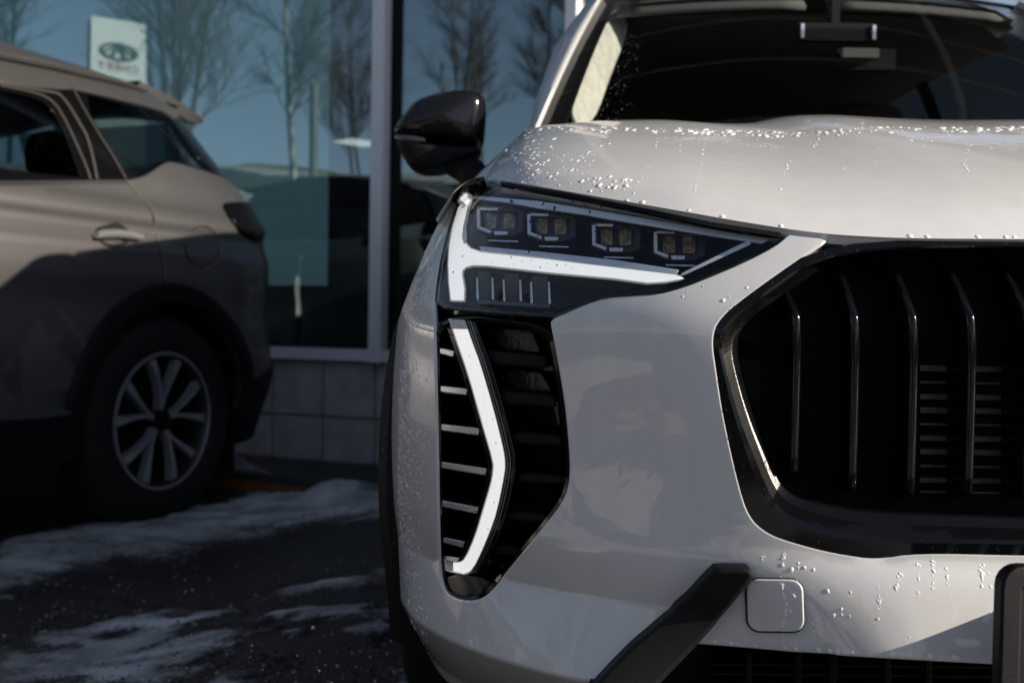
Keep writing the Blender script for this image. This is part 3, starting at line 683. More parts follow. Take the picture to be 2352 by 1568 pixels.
M['foil'] = mat('crumpled_liner', (.05, .05, .048), rough=.18, metal=.6, bump=1., bscale=45., rvar=.2)
pk = pocket(); mirrored(pk, white_car)

# ---- lower front: tow eye cover, diagonal trim, lower grille, plate holder
def rrect(x0, y0, x1, y1, r, n=6, sk=0):
    c = [(x1 - r, y0 + r, -90), (x1 - r, y1 - r, 0), (x0 + r, y1 - r, 90), (x0 + r, y0 + r, 180)]
    return np.array([(cx + r * math.cos(math.radians(a + 90 * i / n)), cy + r * math.sin(math.radians(a + 90 * i / n)) + sk * cx) for cx, cy, a in c for i in range(n + 1)])
tc = rrect(1716, 1312, 1845, 1431, 27, 6, 0) + np.array([0, 0]); tc[:, 1] += 18 + (tc[:, 0] - 1716) * .012; tc[:, 0] += (1390 - tc[:, 1]) * -.03
m_ = MB(); gap = MB(); prism(gap, inset(tc, -2.0), -.0038, .006, 10, roll=.0006); gap.build('tow_cover_gap', M['gap'] if 'gap' in M else mat('panel_gap', (.010, .011, .013), rough=.7, var=.2), white_car)
prism(m_, inset(tc, 3.6), -.0052, .006, 12, roll=.0022); m_.build('tow_cover', M['white'], white_car)
m_ = MB(); prism(m_, [(1648, 1317), (1716, 1317), (1720, 1322), (1668, 1385), (1598, 1466), (1480, 1588), (1440, 1640), (1322, 1640), (1356, 1597), (1416, 1533), (1458, 1491), (1500, 1456), (1590, 1380)], -.022, .06, 13, roll=.006); tr = m_.build('corner_trim', M['trim'], white_car); mirrored(tr, white_car)
m_ = MB(); q = resample([(1400, 1560), (1600, 1468), (1824, 1486), (2304, 1511), (2850, 1520), (2850, 1700), (1300, 1700)], 12, closed=True); bucket(m_, q, .03, .06, 30); lg = m_.build('lower_grille', M['black'], white_car); mirrored(lg, white_car)
for v in (1524, 1546, 1568, 1590, 1612):
    m_ = MB(); prism(m_, [(1640, v), (2850, v + 14), (2850, v + 17), (1640, v + 3)], .045, .03, 24, roll=.0006); o = m_.build('slat', M['black'], lg)
for u in (1716, 1830, 1910, 2035, 2130, 2300):
    m_ = MB(); prism(m_, [(u, 1500), (u + 10, 1500), (u + 8, 1640), (u - 2, 1640)], .036, .05, 20, roll=.001); m_.build('upright', M['black'], lg)
def plate_holder():
    yp = .890; a = at(2311, 1308, yp); x0 = a[0]; z1 = a[2]; x1 = 2 * XC - x0; z0 = z1 - .135
    def R(x0, z0, x1, z1, r): return rrect(x0, z0, x1, z1, r, 5)
    def pl(mb, poly, y, dep, holes=(), roll=.001):
        fn = lambda d: np.stack([d[:, 0], np.full(len(d), y), d[:, 1]], 1); skin(mb, poly, holes, fn, None, .0005, roll, dep, backcap=not holes)
    root = empty('plate_holder', (XC, yp, z0), parent=white_car)
    mb = MB(); pl(mb, R(x0, z0, x1, z1, .016), yp, .012, [R(x0 + .013, z0 + .012, x1 - .013, z1 - .011, .008)[::-1]], .003); mb.build('frame', M['trim'], root, angle=40)
    slots = []
    for i in range(9):
        for zz in (z0 + .025, z0 + .055):
            sx = x0 + .035 + i * .052; slots.append(rrect(sx, zz, sx + .030, zz + .010, .003, 2)[::-1])
    for i in range(7): sx = x0 + .030 + i * .040; slots.append(np.array([(sx, z1 - .052), (sx + .009, z1 - .052), (sx + .028, z1 - .020), (sx + .017, z1 - .020)]))
    mb = MB(); pl(mb, R(x0 + .008, z0 + .007, x1 - .008, z1 - .006, .008), yp + .006, .003, slots, .0006); mb.build('backing_plate', M['trim'], root, angle=40)
    for i in range(3):
        mb = MB(); mb.box((XC + (i - 1) * .17, yp + .062, (z0 + z1) / 2), (.03, .105, .05)); mb.build('bracket', M['black'], root)
plate_holder()

# ---- cabin: glass, pillars, roof, interior
def cabin():
    CX = XC + .03
    def screen_pt(s, t, dy=0.0):                                      # s -1..1 across, t 0..1 up
        w = .752 + (.555 - .752) * t; bow = .085 * (1 - s * s) * (1 - .3 * t); rise = .030 * math.sin(PI * t)
        return (CX + s * w, 2.10 + .60 * t - bow * .9 + dy, 1.075 + .507 * t + rise * .6 + .022 * (1 - s*s) * t)
    G = np.array([[screen_pt(-1 + 2*i/40, j/20) for j in range(21)] for i in range(41)])
    mb = MB(); mb.grid(G); mb.build('windscreen', M['screen'], white_car)
    # black printed border just inside the glass
    def band(name, mt, s0f, s1f, t0, t1, dy=.006, k=24):
        Gb = np.array([[screen_pt(s0f(t) + (s1f(t) - s0f(t)) * i / 6, t, dy) for t in np.linspace(t0, t1, k)] for i in range(7)]); b = MB(); b.grid(Gb); return b.build(name, mt, white_car, solid=.002)
    band('screen_border', M['black'], lambda t: -1.0, lambda t: -.925, 0, 1); band('screen_border', M['black'], lambda t: .925, lambda t: 1.0, 0, 1)
    Gb = np.array([[screen_pt(-1 + 2*i/40, t, .007) for t in (.955, 1.0)] for i in range(41)]); b = MB(); b.grid(Gb); b.build('screen_border', M['black'], white_car, solid=.002)
    # A pillars, roof, side glass
    def pillar(sg):
        G = []
        for t in np.linspace(0, 1, 26):
            s = screen_pt(sg, t); p = np.array(s)
            ow = np.interp(t, [0, .25, .6, 1], [.768, .742, .690, .605]); oy = 2.20 + .66 * t; oz = np.interp(t, [0, .25, .6, 1], [1.055, 1.225, 1.42, 1.59])
            o = np.array([CX + sg * ow, oy, oz]); c = (p + o) / 2 + np.array([sg * .012, -.035, .022])
            row = [p + np.array([0, .03, -.01]), p + np.array([0, -.002, .004]), p + np.array([-sg * .004, -.014, .012])]
            for k in np.linspace(0, 1, 9): row.append((1-k)**2 * (p + np.array([-sg * -.004, -.016, .014])) + 2*k*(1-k) * c + k*k * o)
            row.append(o + np.array([-sg * .02, .03, -.005])); G.append(row)
        b = MB(); b.grid(np.array(G), flip=sg > 0); return b.build('windscreen_pillar', M['white'], white_car, angle=50)
    pillar(-1); pillar(1)
    def roof_pt(s, Y):
        w = np.interp(Y, [2.70, 2.86, 4.2, 4.9], [.552, .605, .61, .56]); z = np.interp(Y, [2.70, 2.95, 3.5, 4.3, 4.9], [1.585, 1.625, 1.65, 1.64, 1.58])
        return (CX + s * w, Y, z - .012 + .030 * (1 - s * s) - .05 * max(0, abs(s) - .85) / .15)
    G = np.array([[roof_pt(-1 + 2*i/30, y) for y in np.concatenate([[2.70, 2.72, 2.76], np.linspace(2.84, 4.9, 16)])] for i in range(31)])
    b = MB(); b.grid(G); b.build('roof', M['white'], white_car, angle=60)
    b = MB(); G2 = G.copy(); G2[:, :, 2] -= .045; G2[:, :, 1] += .02; b.grid(G2, flip=True); b.build('roof_lining', M['liner'], white_car)
    for sg in (-1, 1):
        Gs = []
        for Y in np.linspace(2.24, 5.0, 30):
            wb = .768; zb = 1.06; ty = max(Y, 2.24)
            wt = np.interp(Y, [2.24, 2.86, 4.2, 5.0], [.765, .605, .61, .56]); zt = np.interp(Y, [2.24, 2.40, 2.62, 2.86, 3.6, 4.3, 5.0], [1.075, 1.22, 1.42, 1.59, 1.62, 1.61, 1.55])
            Gs.append([(CX + sg * (wb + (wt - wb) * t + .02 * math.sin(PI * t)), Y, zb + (zt - zb) * t) for t in np.linspace(0, 1, 7)])
        b = MB(); b.grid(np.array(Gs), flip=sg > 0); b.build('side_window', M['sideglass'], white_car)
        for y0 in (3.38, 4.28):
            b = MB(); Gp = [[(XC + sg * (.747 + (-.14) * t + .026 * math.sin(PI * t)), y0 + dy + .04 * t, 1.06 + .53 * t) for t in np.linspace(0, 1, 7)] for dy in (-.045, .045)]; b.grid(np.array(Gp), flip=sg > 0); b.build('door_pillar', M['black'], white_car)
    # tail: close the body
    b = MB(); G = np.array([[(XC + s * np.interp(z, [.3, .9, 1.6], [.88, .86, .56]), 5.03 - .12 * max(0, z - .95), z) for z in (.28, .5, .8, .95, 1.1, 1.3, 1.5, 1.6)] for s in np.linspace(-1, 1, 9)]); b.grid(G, flip=True); b.build('tailgate', M['white'], white_car)
    b = MB(); b.box((XC, 3.25, .22), (1.62, 3.5, .06)); b.box((XC, 4.3, .72), (1.5, .12, .95)); b.box((XC, 4.9, .95), (1.4, .06, 1.3)); b.box((XC, 1.62, .55), (1.2, .5, .7)); b.box((XC, 2.05, .62), (1.5, .1, .84)); b.build('underbody', M['black'], white_car)
    # dash, seats, wheel, mirror
    b = MB(); Gd = np.array([[(XC + s * .66, 2.02 + .62 * t, 1.03 + .035 * math.sin(PI * t) - .25 * max(0, t - .85) / .15) for t in np.linspace(0, 1, 10)] for s in np.linspace(-1, 1, 9)]); b.grid(Gd); b.build('dashboard', M['cabin'], white_car)
    for sx in (-.36, .36):
        seat = empty('seat', (XC + sx, 3.15, .5), parent=white_car)
        def blob(name, c, sz, n=10, mt=M['cabin'], par=seat):
            bb = MB(); rows = []
            for i in range(n + 1):
                th = PI * i / n; row = []
                for j in range(16):
                    ph = 2 * PI * j / 16; x, y, z = math.sin(th) * math.cos(ph), math.sin(th) * math.sin(ph), math.cos(th)
                    e = .55; f = lambda k: math.copysign(abs(k) ** e, k); row.append((c[0] + sz[0] * f(x), c[1] + sz[1] * f(y), c[2] + sz[2] * f(z)))
                rows.append(row)
            bb.grid(np.array(rows), wrap=True); return bb.build(name, mt, par)
        blob('backrest', (XC + sx, 3.20, .92), (.25, .09, .33)); blob('headrest', (XC + sx, 3.24, 1.33), (.135, .06, .10)); blob('cushion', (XC + sx, 2.95, .56), (.25, .26, .08))
    b = MB(); cw = np.array([XC + .36, 2.66, 1.02]); b.tube([cw + np.array([.19 * math.cos(t), .08 * math.sin(t) , .17 * math.sin(t)]) for t in np.linspace(0, 2*PI, 33)], .016, 8, False); b.tube([cw + np.array([-.18, 0, 0]), cw + np.array([.18, 0, 0])], .02, 6); b.build('steering_wheel', M['cabin'], white_car)
    b = MB(); mp = at(2140, 112, 2.55); x = XC + .02
    b.box((x, 2.44, 1.425), (.19, .025, .042)); b.box((x, 2.46, 1.47), (.02, .04, .08)); b.build('rear_view_mirror', M['black'], white_car)
    for q_ in ((x - .085, 2.424, 1.425), (x + .088, 2.424, 1.424)): b = MB(); b.box(q_, (.008, .004, .034)); b.build('mirror_edge', M['chrome'], white_car)
    b = MB(); c = at(1975, 124, 2.38); b.box(c, (.085, .02, .022)); b.build('screen_sensor', M['liner'], white_car)
    b = MB(); c = at(1985, 140, 2.41); b.box(c, (.14, .03, .05)); b.build('sensor_housing', M['black'], white_car)
    # pale pillar trim lit through the glass
    tr = [(1322, 284), (1316, 242), (1330, 195), (1365, 117), (1396, 51), (1414, 37), (1432, 36), (1441, 58), (1436, 90), (1404, 168), (1364, 284)]
    tr = roundpoly(tr, 2, closed=True)
    def fn(d):
        r = rays(d); k = np.interp(d[:, 1], [0, 284], [2.72, 2.22]) + .02 + (d[:, 0] - np.interp(d[:, 1], [36, 117, 195, 284], [1395, 1362, 1328, 1318])) * np.interp(d[:, 1], [36, 284], [.0015, .0045]); return np.stack([r[:, 0] * k, k + .0, CAM_H + r[:, 2] * k], 1)
    b = MB(); skin(b, resample(tr, 12, closed=True), [], fn, None, .5, .004, .03); b.build('pillar_trim', M['cream'], white_car)
    # sun visor band under the roof edge
    b = MB()
    Gv = np.array([[screen_pt(s, t, .05) for t in (.86, .965)] for s in np.linspace(-.9, -.06, 8)]); b.grid(Gv); b.build('sun_visor', M['liner'], white_car, solid=.012)
    b = MB(); Gv = np.array([[screen_pt(s, t, .05) for t in (.86, .965)] for s in np.linspace(.06, .9, 8)]); b.grid(Gv); b.build('sun_visor', M['liner'], white_car, solid=.012)
    b = MB(); b.box((XC, 2.04, 1.045), (1.36, .14, .02)); b.build('scuttle', M['black'], white_car)
    for sx, l in ((-.25, .62), (.3, .6)):
        b = MB(); b.tube([screen_pt(sx - .5, .0, -.012), screen_pt(sx + .35, .045, -.012)], .008, 6); b.build('wiper', M['black'], white_car)
M['sideglass'] = glassy('side_window_glass', (.03, .034, .036), .0, ior=1.5)
cabin()

# ---- door mirror
def dome(mb, uv, Y0, depth, back, n=12, p=3.6, m=0):
    uv = resample(uv, n=64, closed=True); c = uv.mean(0); rows = []
    for i in range(n + 1):
        k = i / n; sc = (1 - k ** p) ** (1 / p) if k < 1 else 0.0
        q = c + (uv - c) * max(sc, .02); rows.append([at(u, v, Y0) + np.array([0, -depth * k, 0]) for u, v in q])
    rows = rows[::-1]
    base = np.array(rows[-1]); cb = base.mean(0)
    for k in (.35, .7, .9, 1.0): rows.append([tuple(cb + (p_ - cb) * (1 - .16 * k ** 2) + np.array([0, back * k, 0])) for p_ in base])
    mb.grid(np.array(rows), m=m, wrap=True); mb.add(rows[-1], [tuple(range(64))], m=m)
def door_mirror():
    up = roundpoly([(906, 312), (914, 290), (932, 268), (956, 238), (1006, 222), (1064, 214), (1098, 217), (1115, 228), (1118, 250), (1116, 300), (1110, 340), (1060, 338), (985, 330), (940, 330)], 2, closed=True)
    lo = roundpoly([(906, 318), (940, 333), (985, 335), (1060, 342), (1108, 342), (1100, 362), (1070, 372), (1020, 392), (985, 397), (948, 395), (930, 370)], 2, closed=True)
    b = MB(); dome(b, up, 2.36, .085, .12); mr = b.build('door_mirror', M['mirrorcap'], white_car)
    b = MB(); dome(b, lo, 2.355, .06, .11); b.build('lower_shell', M['trim'], mr)
    b = MB(); a = [at(910, 314, 2.315), at(930, 318, 2.292), at(960, 322, 2.278), at(975, 322, 2.274)]; b.tube(a, [.005, .008, .008, .004], 8); b.build('turn_signal', M['chrome_dim'], mr)
    b = MB(); a = [at(1035, 372, 2.35), at(1068, 385, 2.35), at(1088, 402, 2.33), at(1110, 440, 2.28)]; b.tube(a, [.03, .036, .036, .034], 12); b.build('stalk', M['trim'], mr)
    mirrored(mr, white_car)
M['mirrorcap'] = mat('gloss_black_cap', (.007, .007, .008), rough=.10, spec=.4, var=.2)
door_mirror()
# ================================================================== ground
FN = np.array([-math.sin(math.radians(20)), -math.cos(math.radians(20)), 0.0]); FD = np.array([-math.cos(math.radians(20)), math.sin(math.radians(20)), 0.0]); FP = np.array([-1.2, 5.75, 0.0])
_perm = rng.permutation(4096)
def vnoise(x, y, seed=0):
    xi, yi = np.floor(x).astype(int), np.floor(y).astype(int); fx, fy = x - xi, y - yi; fx = fx*fx*(3-2*fx); fy = fy*fy*(3-2*fy)
    h = lambda a, b: _perm[(_perm[(a + seed * 131) & 4095] + b) & 4095] / 4095.0
    return (h(xi, yi)*(1-fx) + h(xi+1, yi)*fx)*(1-fy) + (h(xi, yi+1)*(1-fx) + h(xi+1, yi+1)*fx)*fy
def fbm(x, y, o=4, seed=0): return sum(vnoise(x * 2**i, y * 2**i, seed + i) / 2**i for i in range(o)) / (2 - 2**(1-o))
def ground_z(x, y):
    s = (x - FP[0]) * FN[0] + (y - FP[1]) * FN[1]; return -.108 * np.maximum(1 - smooth(s, .35, 1.5), smooth(-np.asarray(x, float), .30, 1.15))
def asphalt():
    m = mat('wet_asphalt', (.034, .033, .034), rough=.42, spec=.5, col2=(.016, .016, .017), vscale=1.3, rvar=.35, bump=.9, bscale=140.)
    nt = m.node_tree; b = nt.nodes['Principled BSDF']
    return m
M['asphalt'] = asphalt()
xs = np.concatenate([[-60, -30, -12, -6, -4], np.arange(-3.2, .35, .024), [.8, 1.6, 3, 6, 12, 30, 60]]); ys = np.concatenate([[-60, -30, -10, -4, 0, 1.0], np.arange(1.4, 6.0, .03), [7, 10, 20, 60]])
GX, GY = np.meshgrid(xs, ys, indexing='ij'); GZ = ground_z(GX, GY)
fine = ((GX > -3.2) & (GX < .35) & (GY > 1.4) & (GY < 6)).astype(float)
GZ = GZ + fine * (.012 * (fbm(GX * 9, GY * 9, 4, 3) - .5) + .014 * (fbm(GX * 1.2, GY * 2.6, 3, 9) - .5)) - .004 * fine
mb = MB(); mb.grid(np.stack([GX, GY, GZ], -1)); tag(mb.build('ground', M['asphalt'], angle=180), 'dark wet asphalt of the parking lot', kind='structure')
# snow left on the lot
SNOW = [
 ([(-80, 1262), (0, 1246), (98, 1225), (234, 1200), (391, 1178), (508, 1164), (566, 1137), (664, 1127), (723, 1115), (762, 1112), (812, 1131), (879, 1133), (960, 1132), (960, 1196), (879, 1194), (820, 1190), (723, 1205), (605, 1217), (598, 1244), (488, 1260), (406, 1280), (336, 1291), (262, 1280), (168, 1323), (78, 1342), (0, 1366), (-80, 1392)], .030, 0.0),
 ([(585, 1366), (700, 1338), (790, 1322), (905, 1300), (905, 1330), (800, 1352), (740, 1368), (650, 1376)], .016, 0.02),
 ([(730, 1452), (780, 1430), (850, 1402), (930, 1388), (930, 1440), (840, 1462), (770, 1462)], .018, 0.02),
 ([(-60, 1500), (60, 1488), (150, 1468), (330, 1408), (430, 1416), (360, 1444), (250, 1482), (150, 1530), (60, 1560), (-60, 1590)], .022, 0.03),
 ([(440, 1560), (560, 1512), (640, 1485), (700, 1490), (620, 1530), (520, 1580), (420, 1600)], .018, 0.03),
 ([(470, 1455), (560, 1432), (610, 1430), (560, 1452), (490, 1466)], .010, 0.0),
 ([(-60, 1430), (300, 1395), (620, 1400), (930, 1360), (960, 1480), (700, 1500), (560, 1540), (300, 1600), (-60, 1600)], .004, 0.13),
 ([(860, 1560), (930, 1530), (970, 1540), (960, 1600), (850, 1600)], .012, 0.03),
]
def snow():
    mb = MB()
    sx, sy = np.arange(-3.2, .1, .016), np.arange(1.35, 5.0, .018); X, Y = np.meshgrid(sx, sy, indexing='ij'); P = np.stack([X.ravel(), Y.ravel()], 1); H = np.full(len(P), -1.0); CV = np.zeros(len(P))
    for poly, h, rag in SNOW:
        g = np.array([ground_pt(u, v)[:2] for u, v in poly]); g = resample(g, .05, closed=True)
        near = (P[:, 0] > g[:, 0].min() - .2) & (P[:, 0] < g[:, 0].max() + .2) & (P[:, 1] > g[:, 1].min() - .2) & (P[:, 1] < g[:, 1].max() + .2); q = P[near]
        d = seg_dist(q, g) * np.where(inpoly(q, g), 1, -1)
        n1 = fbm(q[:, 0] * 7, q[:, 1] * 12, 4, 20) - .5; n2 = fbm(q[:, 0] * 26, q[:, 1] * 40, 3, 30) - .5
        d = d + n1 * (.24 + rag * 3) + n2 * .07 - rag + .05
        hh = .7 * h * np.tanh(np.maximum(d - .05, 0) / .10) * (.45 + 1.1 * fbm(q[:, 0] * 14, q[:, 1] * 18, 4, 44)) + .002 + np.where(d > 0, 0, -1)
        CV[near] = np.maximum(CV[near], smooth(d, -.01, .17) * (.30 + .9 * fbm(q[:, 0] * 6 + q[:, 1] * 2, q[:, 1] * 22, 4, 71)))
        H[near] = np.maximum(H[near], hh)
    # mounds against the wheel stop
    for (u, v, r, h) in ((765, 1143, .20, .075), (680, 1132, .16, .03), (600, 1135, .12, .02), (840, 1142, .2, .03), (556, 1092, .20, .16), (500, 1095, .2, .17)):
        c = ground_pt(u, v); d2 = ((P[:, 0] - c[0]) / r) ** 2 + ((P[:, 1] - c[1]) / (r * .7)) ** 2; CV = np.maximum(CV, np.exp(-d2 * 1.2) * (h > .05)); H = np.where(d2 < 4, np.maximum(H, h * np.exp(-d2 * 1.6) * (.8 + .5 * fbm(P[:, 0] * 20, P[:, 1] * 20, 3, 50))), H)
    Z = np.interp(0, [0, 1], [0, 0]) + H.reshape(X.shape) + ground_z(X, Y) + .003
    ok = (H.reshape(X.shape) > 0); idx = -np.ones(X.shape, int); fs = []
    ii, jj = np.where(ok[:-1, :-1] | ok[1:, :-1] | ok[:-1, 1:] | ok[1:, 1:])
    Zc = np.where(ok, Z, ground_z(X, Y) - .012)
    vs, cvs = [], []; CVg = CV.reshape(X.shape)
    def vid(i, j):
        if idx[i, j] < 0: idx[i, j] = len(vs); vs.append((X[i, j], Y[i, j], Zc[i, j])); cvs.append(CVg[i, j])
        return idx[i, j]
    for i, j in zip(ii, jj): fs.append((vid(i, j), vid(i+1, j), vid(i+1, j+1), vid(i, j+1)))
    mb.add(vs, fs)
    m = mat('dirty_snow', (.74, .75, .77), rough=.75, col2=(.30, .30, .305), vscale=6., bump=1.0, bscale=70.); nt = m.node_tree; b_ = nt.nodes['Principled BSDF']
    at_ = nt.nodes.new('ShaderNodeAttribute'); at_.attribute_name = 'cover'; gn = nt.nodes.new('ShaderNodeTexNoise'); gn.inputs['Scale'].default_value = 55; gn.inputs['Detail'].default_value = 6; tcn = nt.nodes.new('ShaderNodeTexCoord'); nt.links.new(tcn.outputs['Object'], gn.inputs['Vector'])
    sm = nt.nodes.new('ShaderNodeMath'); sm.operation = 'ADD'; nt.links.new(at_.outputs['Fac'], sm.inputs[0]); nt.links.new(gn.outputs['Fac'], sm.inputs[1]); rr = nt.nodes.new('ShaderNodeMapRange'); rr.inputs['From Min'].default_value = .62; rr.inputs['From Max'].default_value = 1.25; nt.links.new(sm.outputs[0], rr.inputs['Value'])
    mxn = nt.nodes.new('ShaderNodeMix'); mxn.data_type = 'RGBA'; mxn.inputs['A'].default_value = (.022, .022, .023, 1); nt.links.new(b_.inputs['Base Color'].links[0].from_socket, mxn.inputs['B']); nt.links.new(rr.outputs['Result'], mxn.inputs['Factor']); nt.links.new(mxn.outputs['Result'], b_.inputs['Base Color'])
    o = mb.build('snow', m, angle=180); ca = o.data.attributes.new('cover', 'FLOAT', 'POINT'); ca.data.foreach_set('value', np.array(cvs, float)); tag(o, 'thin dirty snow and ice lying in streaks on the shaded asphalt', kind='stuff'); mb = MB()
    r2 = random.Random(4)
    for k in range(150):
        a = r2.uniform(0, 2*PI); R = r2.uniform(1.3, 11); cx, cy = .3 + R * math.cos(a), -1.2 + R * math.sin(a)
        if cy > .5 and -4.5 < cx < 3.2: continue
        rr = r2.uniform(.06, .42) * (1 + R * .09); st = r2.uniform(1.2, 4.5); th = r2.uniform(0, PI); V = [(cx, cy, .03)]; n = 22
        for ring in (.55, .9, 1.0):
            for i in range(n):
                w = 2*PI*i/n; q = rr * ring * (.65 + .7 * fbm(np.array([math.cos(w)*1.7 + k*7]), np.array([math.sin(w)*1.7 + k*3]), 3, 60)[0]); x, y = q * math.cos(w) * st, q * math.sin(w)
                V.append((cx + x*math.cos(th) - y*math.sin(th), cy + x*math.sin(th) + y*math.cos(th), {.55: .024, .9: .016, 1.0: -.004}[ring]))
        F = [(0, 1 + i, 1 + (i+1) % n) for i in range(n)] + [(1 + r*n + i, 1 + (r+1)*n + i, 1 + (r+1)*n + (i+1) % n, 1 + r*n + (i+1) % n) for r in range(2) for i in range(n)]
        mb.add(V, F)
    o = mb.build('snow', mat('open_snow', (.55, .55, .55), rough=.7, var=.3, vscale=4., bump=.8, bscale=40.), angle=180); tag(o, 'sunlit patches of snow over the open lot', kind='stuff')
snow()
def grit():
    """loose ice crumbs and gravel on the asphalt"""
    mb = MB(); r2 = random.Random(11)
    tet = [(1, 1, 1), (-1, -1, 1), (-1, 1, -1), (1, -1, -1)]; tf = [(0, 1, 2), (0, 3, 1), (0, 2, 3), (1, 3, 2)]
    for k in range(3600):
        u, v = r2.uniform(-60, 960), 1568 - 330 * r2.random() ** 1.7
        dens = .25 + .75 * fbm(np.array([u / 120]), np.array([v / 40]), 3, 70)[0] + (.5 if (u < 420 and v > 1440) else 0)
        if r2.random() > dens: continue
        p = ground_pt(u, v + r2.uniform(0, 60)); s = r2.choice((.0012, .0016, .002, .003)) * r2.uniform(.7, 1.5); a = r2.uniform(0, 6.28); ca, sa = math.cos(a), math.sin(a)
        mb.add([(p[0] + s*(x*ca - y*sa), p[1] + s*(x*sa + y*ca), p[2] + .006 + s*z*.8) for x, y, z in tet], tf, m=0 if r2.random() < .35 else 1)
    o = mb.build('grit', [mat('ice_crumbs', (.28, .28, .29), rough=.25, spec=.6, var=.3), mat('gravel', (.06, .058, .055), rough=.7, var=.4)], angle=5); tag(o, 'ice crumbs and fine gravel scattered over the asphalt', kind='stuff')
grit()

# ================================================================== showroom
def fpt(t, z, depth=0.0): return FP + FD * t - FN * depth + np.array([0, 0, z])
def ft(u, v, depth=0.0):
    """(t, z) where the picture ray meets the plane of the front, depth metres behind it"""
    d = rays([(u, v)])[0]; o = np.array([0, 0, CAM_H]); pl = FP - FN * depth; k = ((pl - o) @ FN) / (d @ FN); p = o + d * k; return (p - FP) @ FD, p[2]
def fbox(mb, t0, t1, z0, z1, d0, d1, m=0, bev=0.0):
    P = [fpt(t, z, d) for t in (t0, t1) for z in (z0, z1) for d in (d0, d1)]; mb.add(P, [(0,1,3,2), (4,6,7,5), (0,4,5,1), (2,3,7,6), (0,2,6,4), (1,5,7,3)], m=m)
T_END = -1.62; T_LEFT = 11.0; TOP = 4.6
show = empty('car_showroom', tuple(FP + FD * 3), 'glass fronted car showroom on a low wall of grey square blocks', 'building')
zs0, zs1 = ft(700, 824)[1], ft(700, 799)[1]; zj = ft(700, 955)[1]; zb = -.16
tj = ft(741, 900)[0]; bw = ft(626, 900)[0] - tj; tm0, tm1 = ft(889, 500)[0], ft(861, 500)[0]
M['block'] = mat('grey_cladding_block', (.46, .455, .44), rough=.75, var=.25, vscale=9., bump=.4, bscale=90.)
M['block_back'] = mat('block_mortar', (.02, .02, .021), rough=.9, var=.3)
M['frame'] = mat('grey_aluminium_frame', (.78, .78, .82), rough=.45, metal=.0, var=.06)
mb = MB(); fbox(mb, T_END, T_LEFT, zb - .2, zs0 - .002, .03, .3); mb.build('wall_core', M['block_back'], show)
src = None
def block(t0, t1, z0, z1, jit):
    mb = MB(); g = .004; d = random.uniform(0, .005)
    a = [(t0+g, z0+g), (t1-g, z0+g), (t1-g, z1-g), (t0+g, z1-g)]; e = .005
    P = [fpt(t, z, d + .008) for t, z in a] + [fpt(t + (e if t < (t0+t1)/2 else -e), z + (e if z < (z0+z1)/2 else -e), d) for t, z in a] + [fpt(t, z, .05) for t, z in a]
    F = [(4,5,6,7)] + [(i, (i+1) % 4, 4 + (i+1) % 4, 4 + i) for i in range(4)] + [(8 + i, 8 + (i+1) % 4, (i+1) % 4, i) for i in range(4)]
    mb.add(P, F); return mb.build('block', M['block'], show, angle=20)
k0 = int(math.floor((T_END - tj) / bw)) ; t = tj + k0 * bw
while t < T_LEFT:
    for z0, z1, sh in ((zj, zs0 - .003, 0), (zj - (zs0 - zj), zj, .004)):
        a, b_ = max(t, T_END), min(t + bw, T_LEFT)
        if b_ - a > .03: block(a, b_, z0, z1, sh)
    t += bw
def sill(t0, t1):
    mb = MB(); fbox(mb, t0, t1, zs0, zs1, -.035, .10); return mb.build('window_sill', M['frame'], show, angle=20)
sill(tm1 + .004, 4.9); sill(T_END, tm1 - .004 - .03); sill(4.98, T_LEFT)
def mullion(t0, t1, z0, z1, name='mullion'):
    mb = MB(); fbox(mb, t0, t1, z0, z1, -.06, .10); return mb.build(name, M['frame'], show, angle=20)
mullion(tm0, tm1, zs0 - .004, TOP); mullion(4.905, 4.975, zs0 - .004, TOP); mullion(T_END, T_END + .06, zs1 + .002, TOP); mullion(T_LEFT - .06, T_LEFT, zs1 + .002, TOP)
mb = MB(); fbox(mb, tm0 - .05, tm0 - .003, zs1 + .001, TOP, .02, .10); mb.build('gasket', M['black'], show, angle=20)
mb = MB(); fbox(mb, T_END - .05, T_LEFT, TOP + .002, TOP + .7, -.08, .4); mb.build('fascia', M['frame'], show, angle=20)
M['shopglass'] = glassy('showroom_glass', (.70, .76, .76), .15, .0, ior=1.5, mult=.9, gcol=(.74, .92, 1.0), bump=.05, bscale=.9)
for t0, t1 in ((T_END + .06, tm0 - .05), (tm1 + .002, 4.9), (4.98, T_LEFT - .06)):
    mb = MB(); fbox(mb, t0, t1, zs1 + .001, TOP, .045, .055); mb.build('window_pane', M['shopglass'], show, angle=20)
# inside: pale board against the glass, floor, back wall, ceiling lamp
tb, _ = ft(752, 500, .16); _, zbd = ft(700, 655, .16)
mb = MB(); fbox(mb, tb, 4.7, zbd, TOP - .1, .15, .17); mb.build('glow_board', mat('glowing_teal_board', (.40, .56, .56), rough=.7, var=.08, vscale=2., emit=(.35, .68, .80), estr=.075), show, angle=20)  # glow added to brighten the pane; no lamp stands behind the board
M['inside'] = mat('showroom_inside', (.10, .11, .115), rough=.8, var=.2, vscale=1.)
for nm, a in (('inner_floor', (T_END + .1, T_LEFT - .1, -.02, .03, .11, 8)), ('back_wall', (T_END + .1, T_LEFT - .1, .032, TOP, 7.9, 8)), ('ceiling', (T_END + .1, T_LEFT - .1, TOP + .003, TOP + .05, .11, 8)), ('end_wall', (T_END, T_END + .095, -.02, TOP, .105, 8)), ('end_wall', (T_LEFT - .095, T_LEFT, -.02, TOP, .105, 8))):
    mb = MB(); fbox(mb, *a); mb.build(nm, M['inside'], show, angle=20)
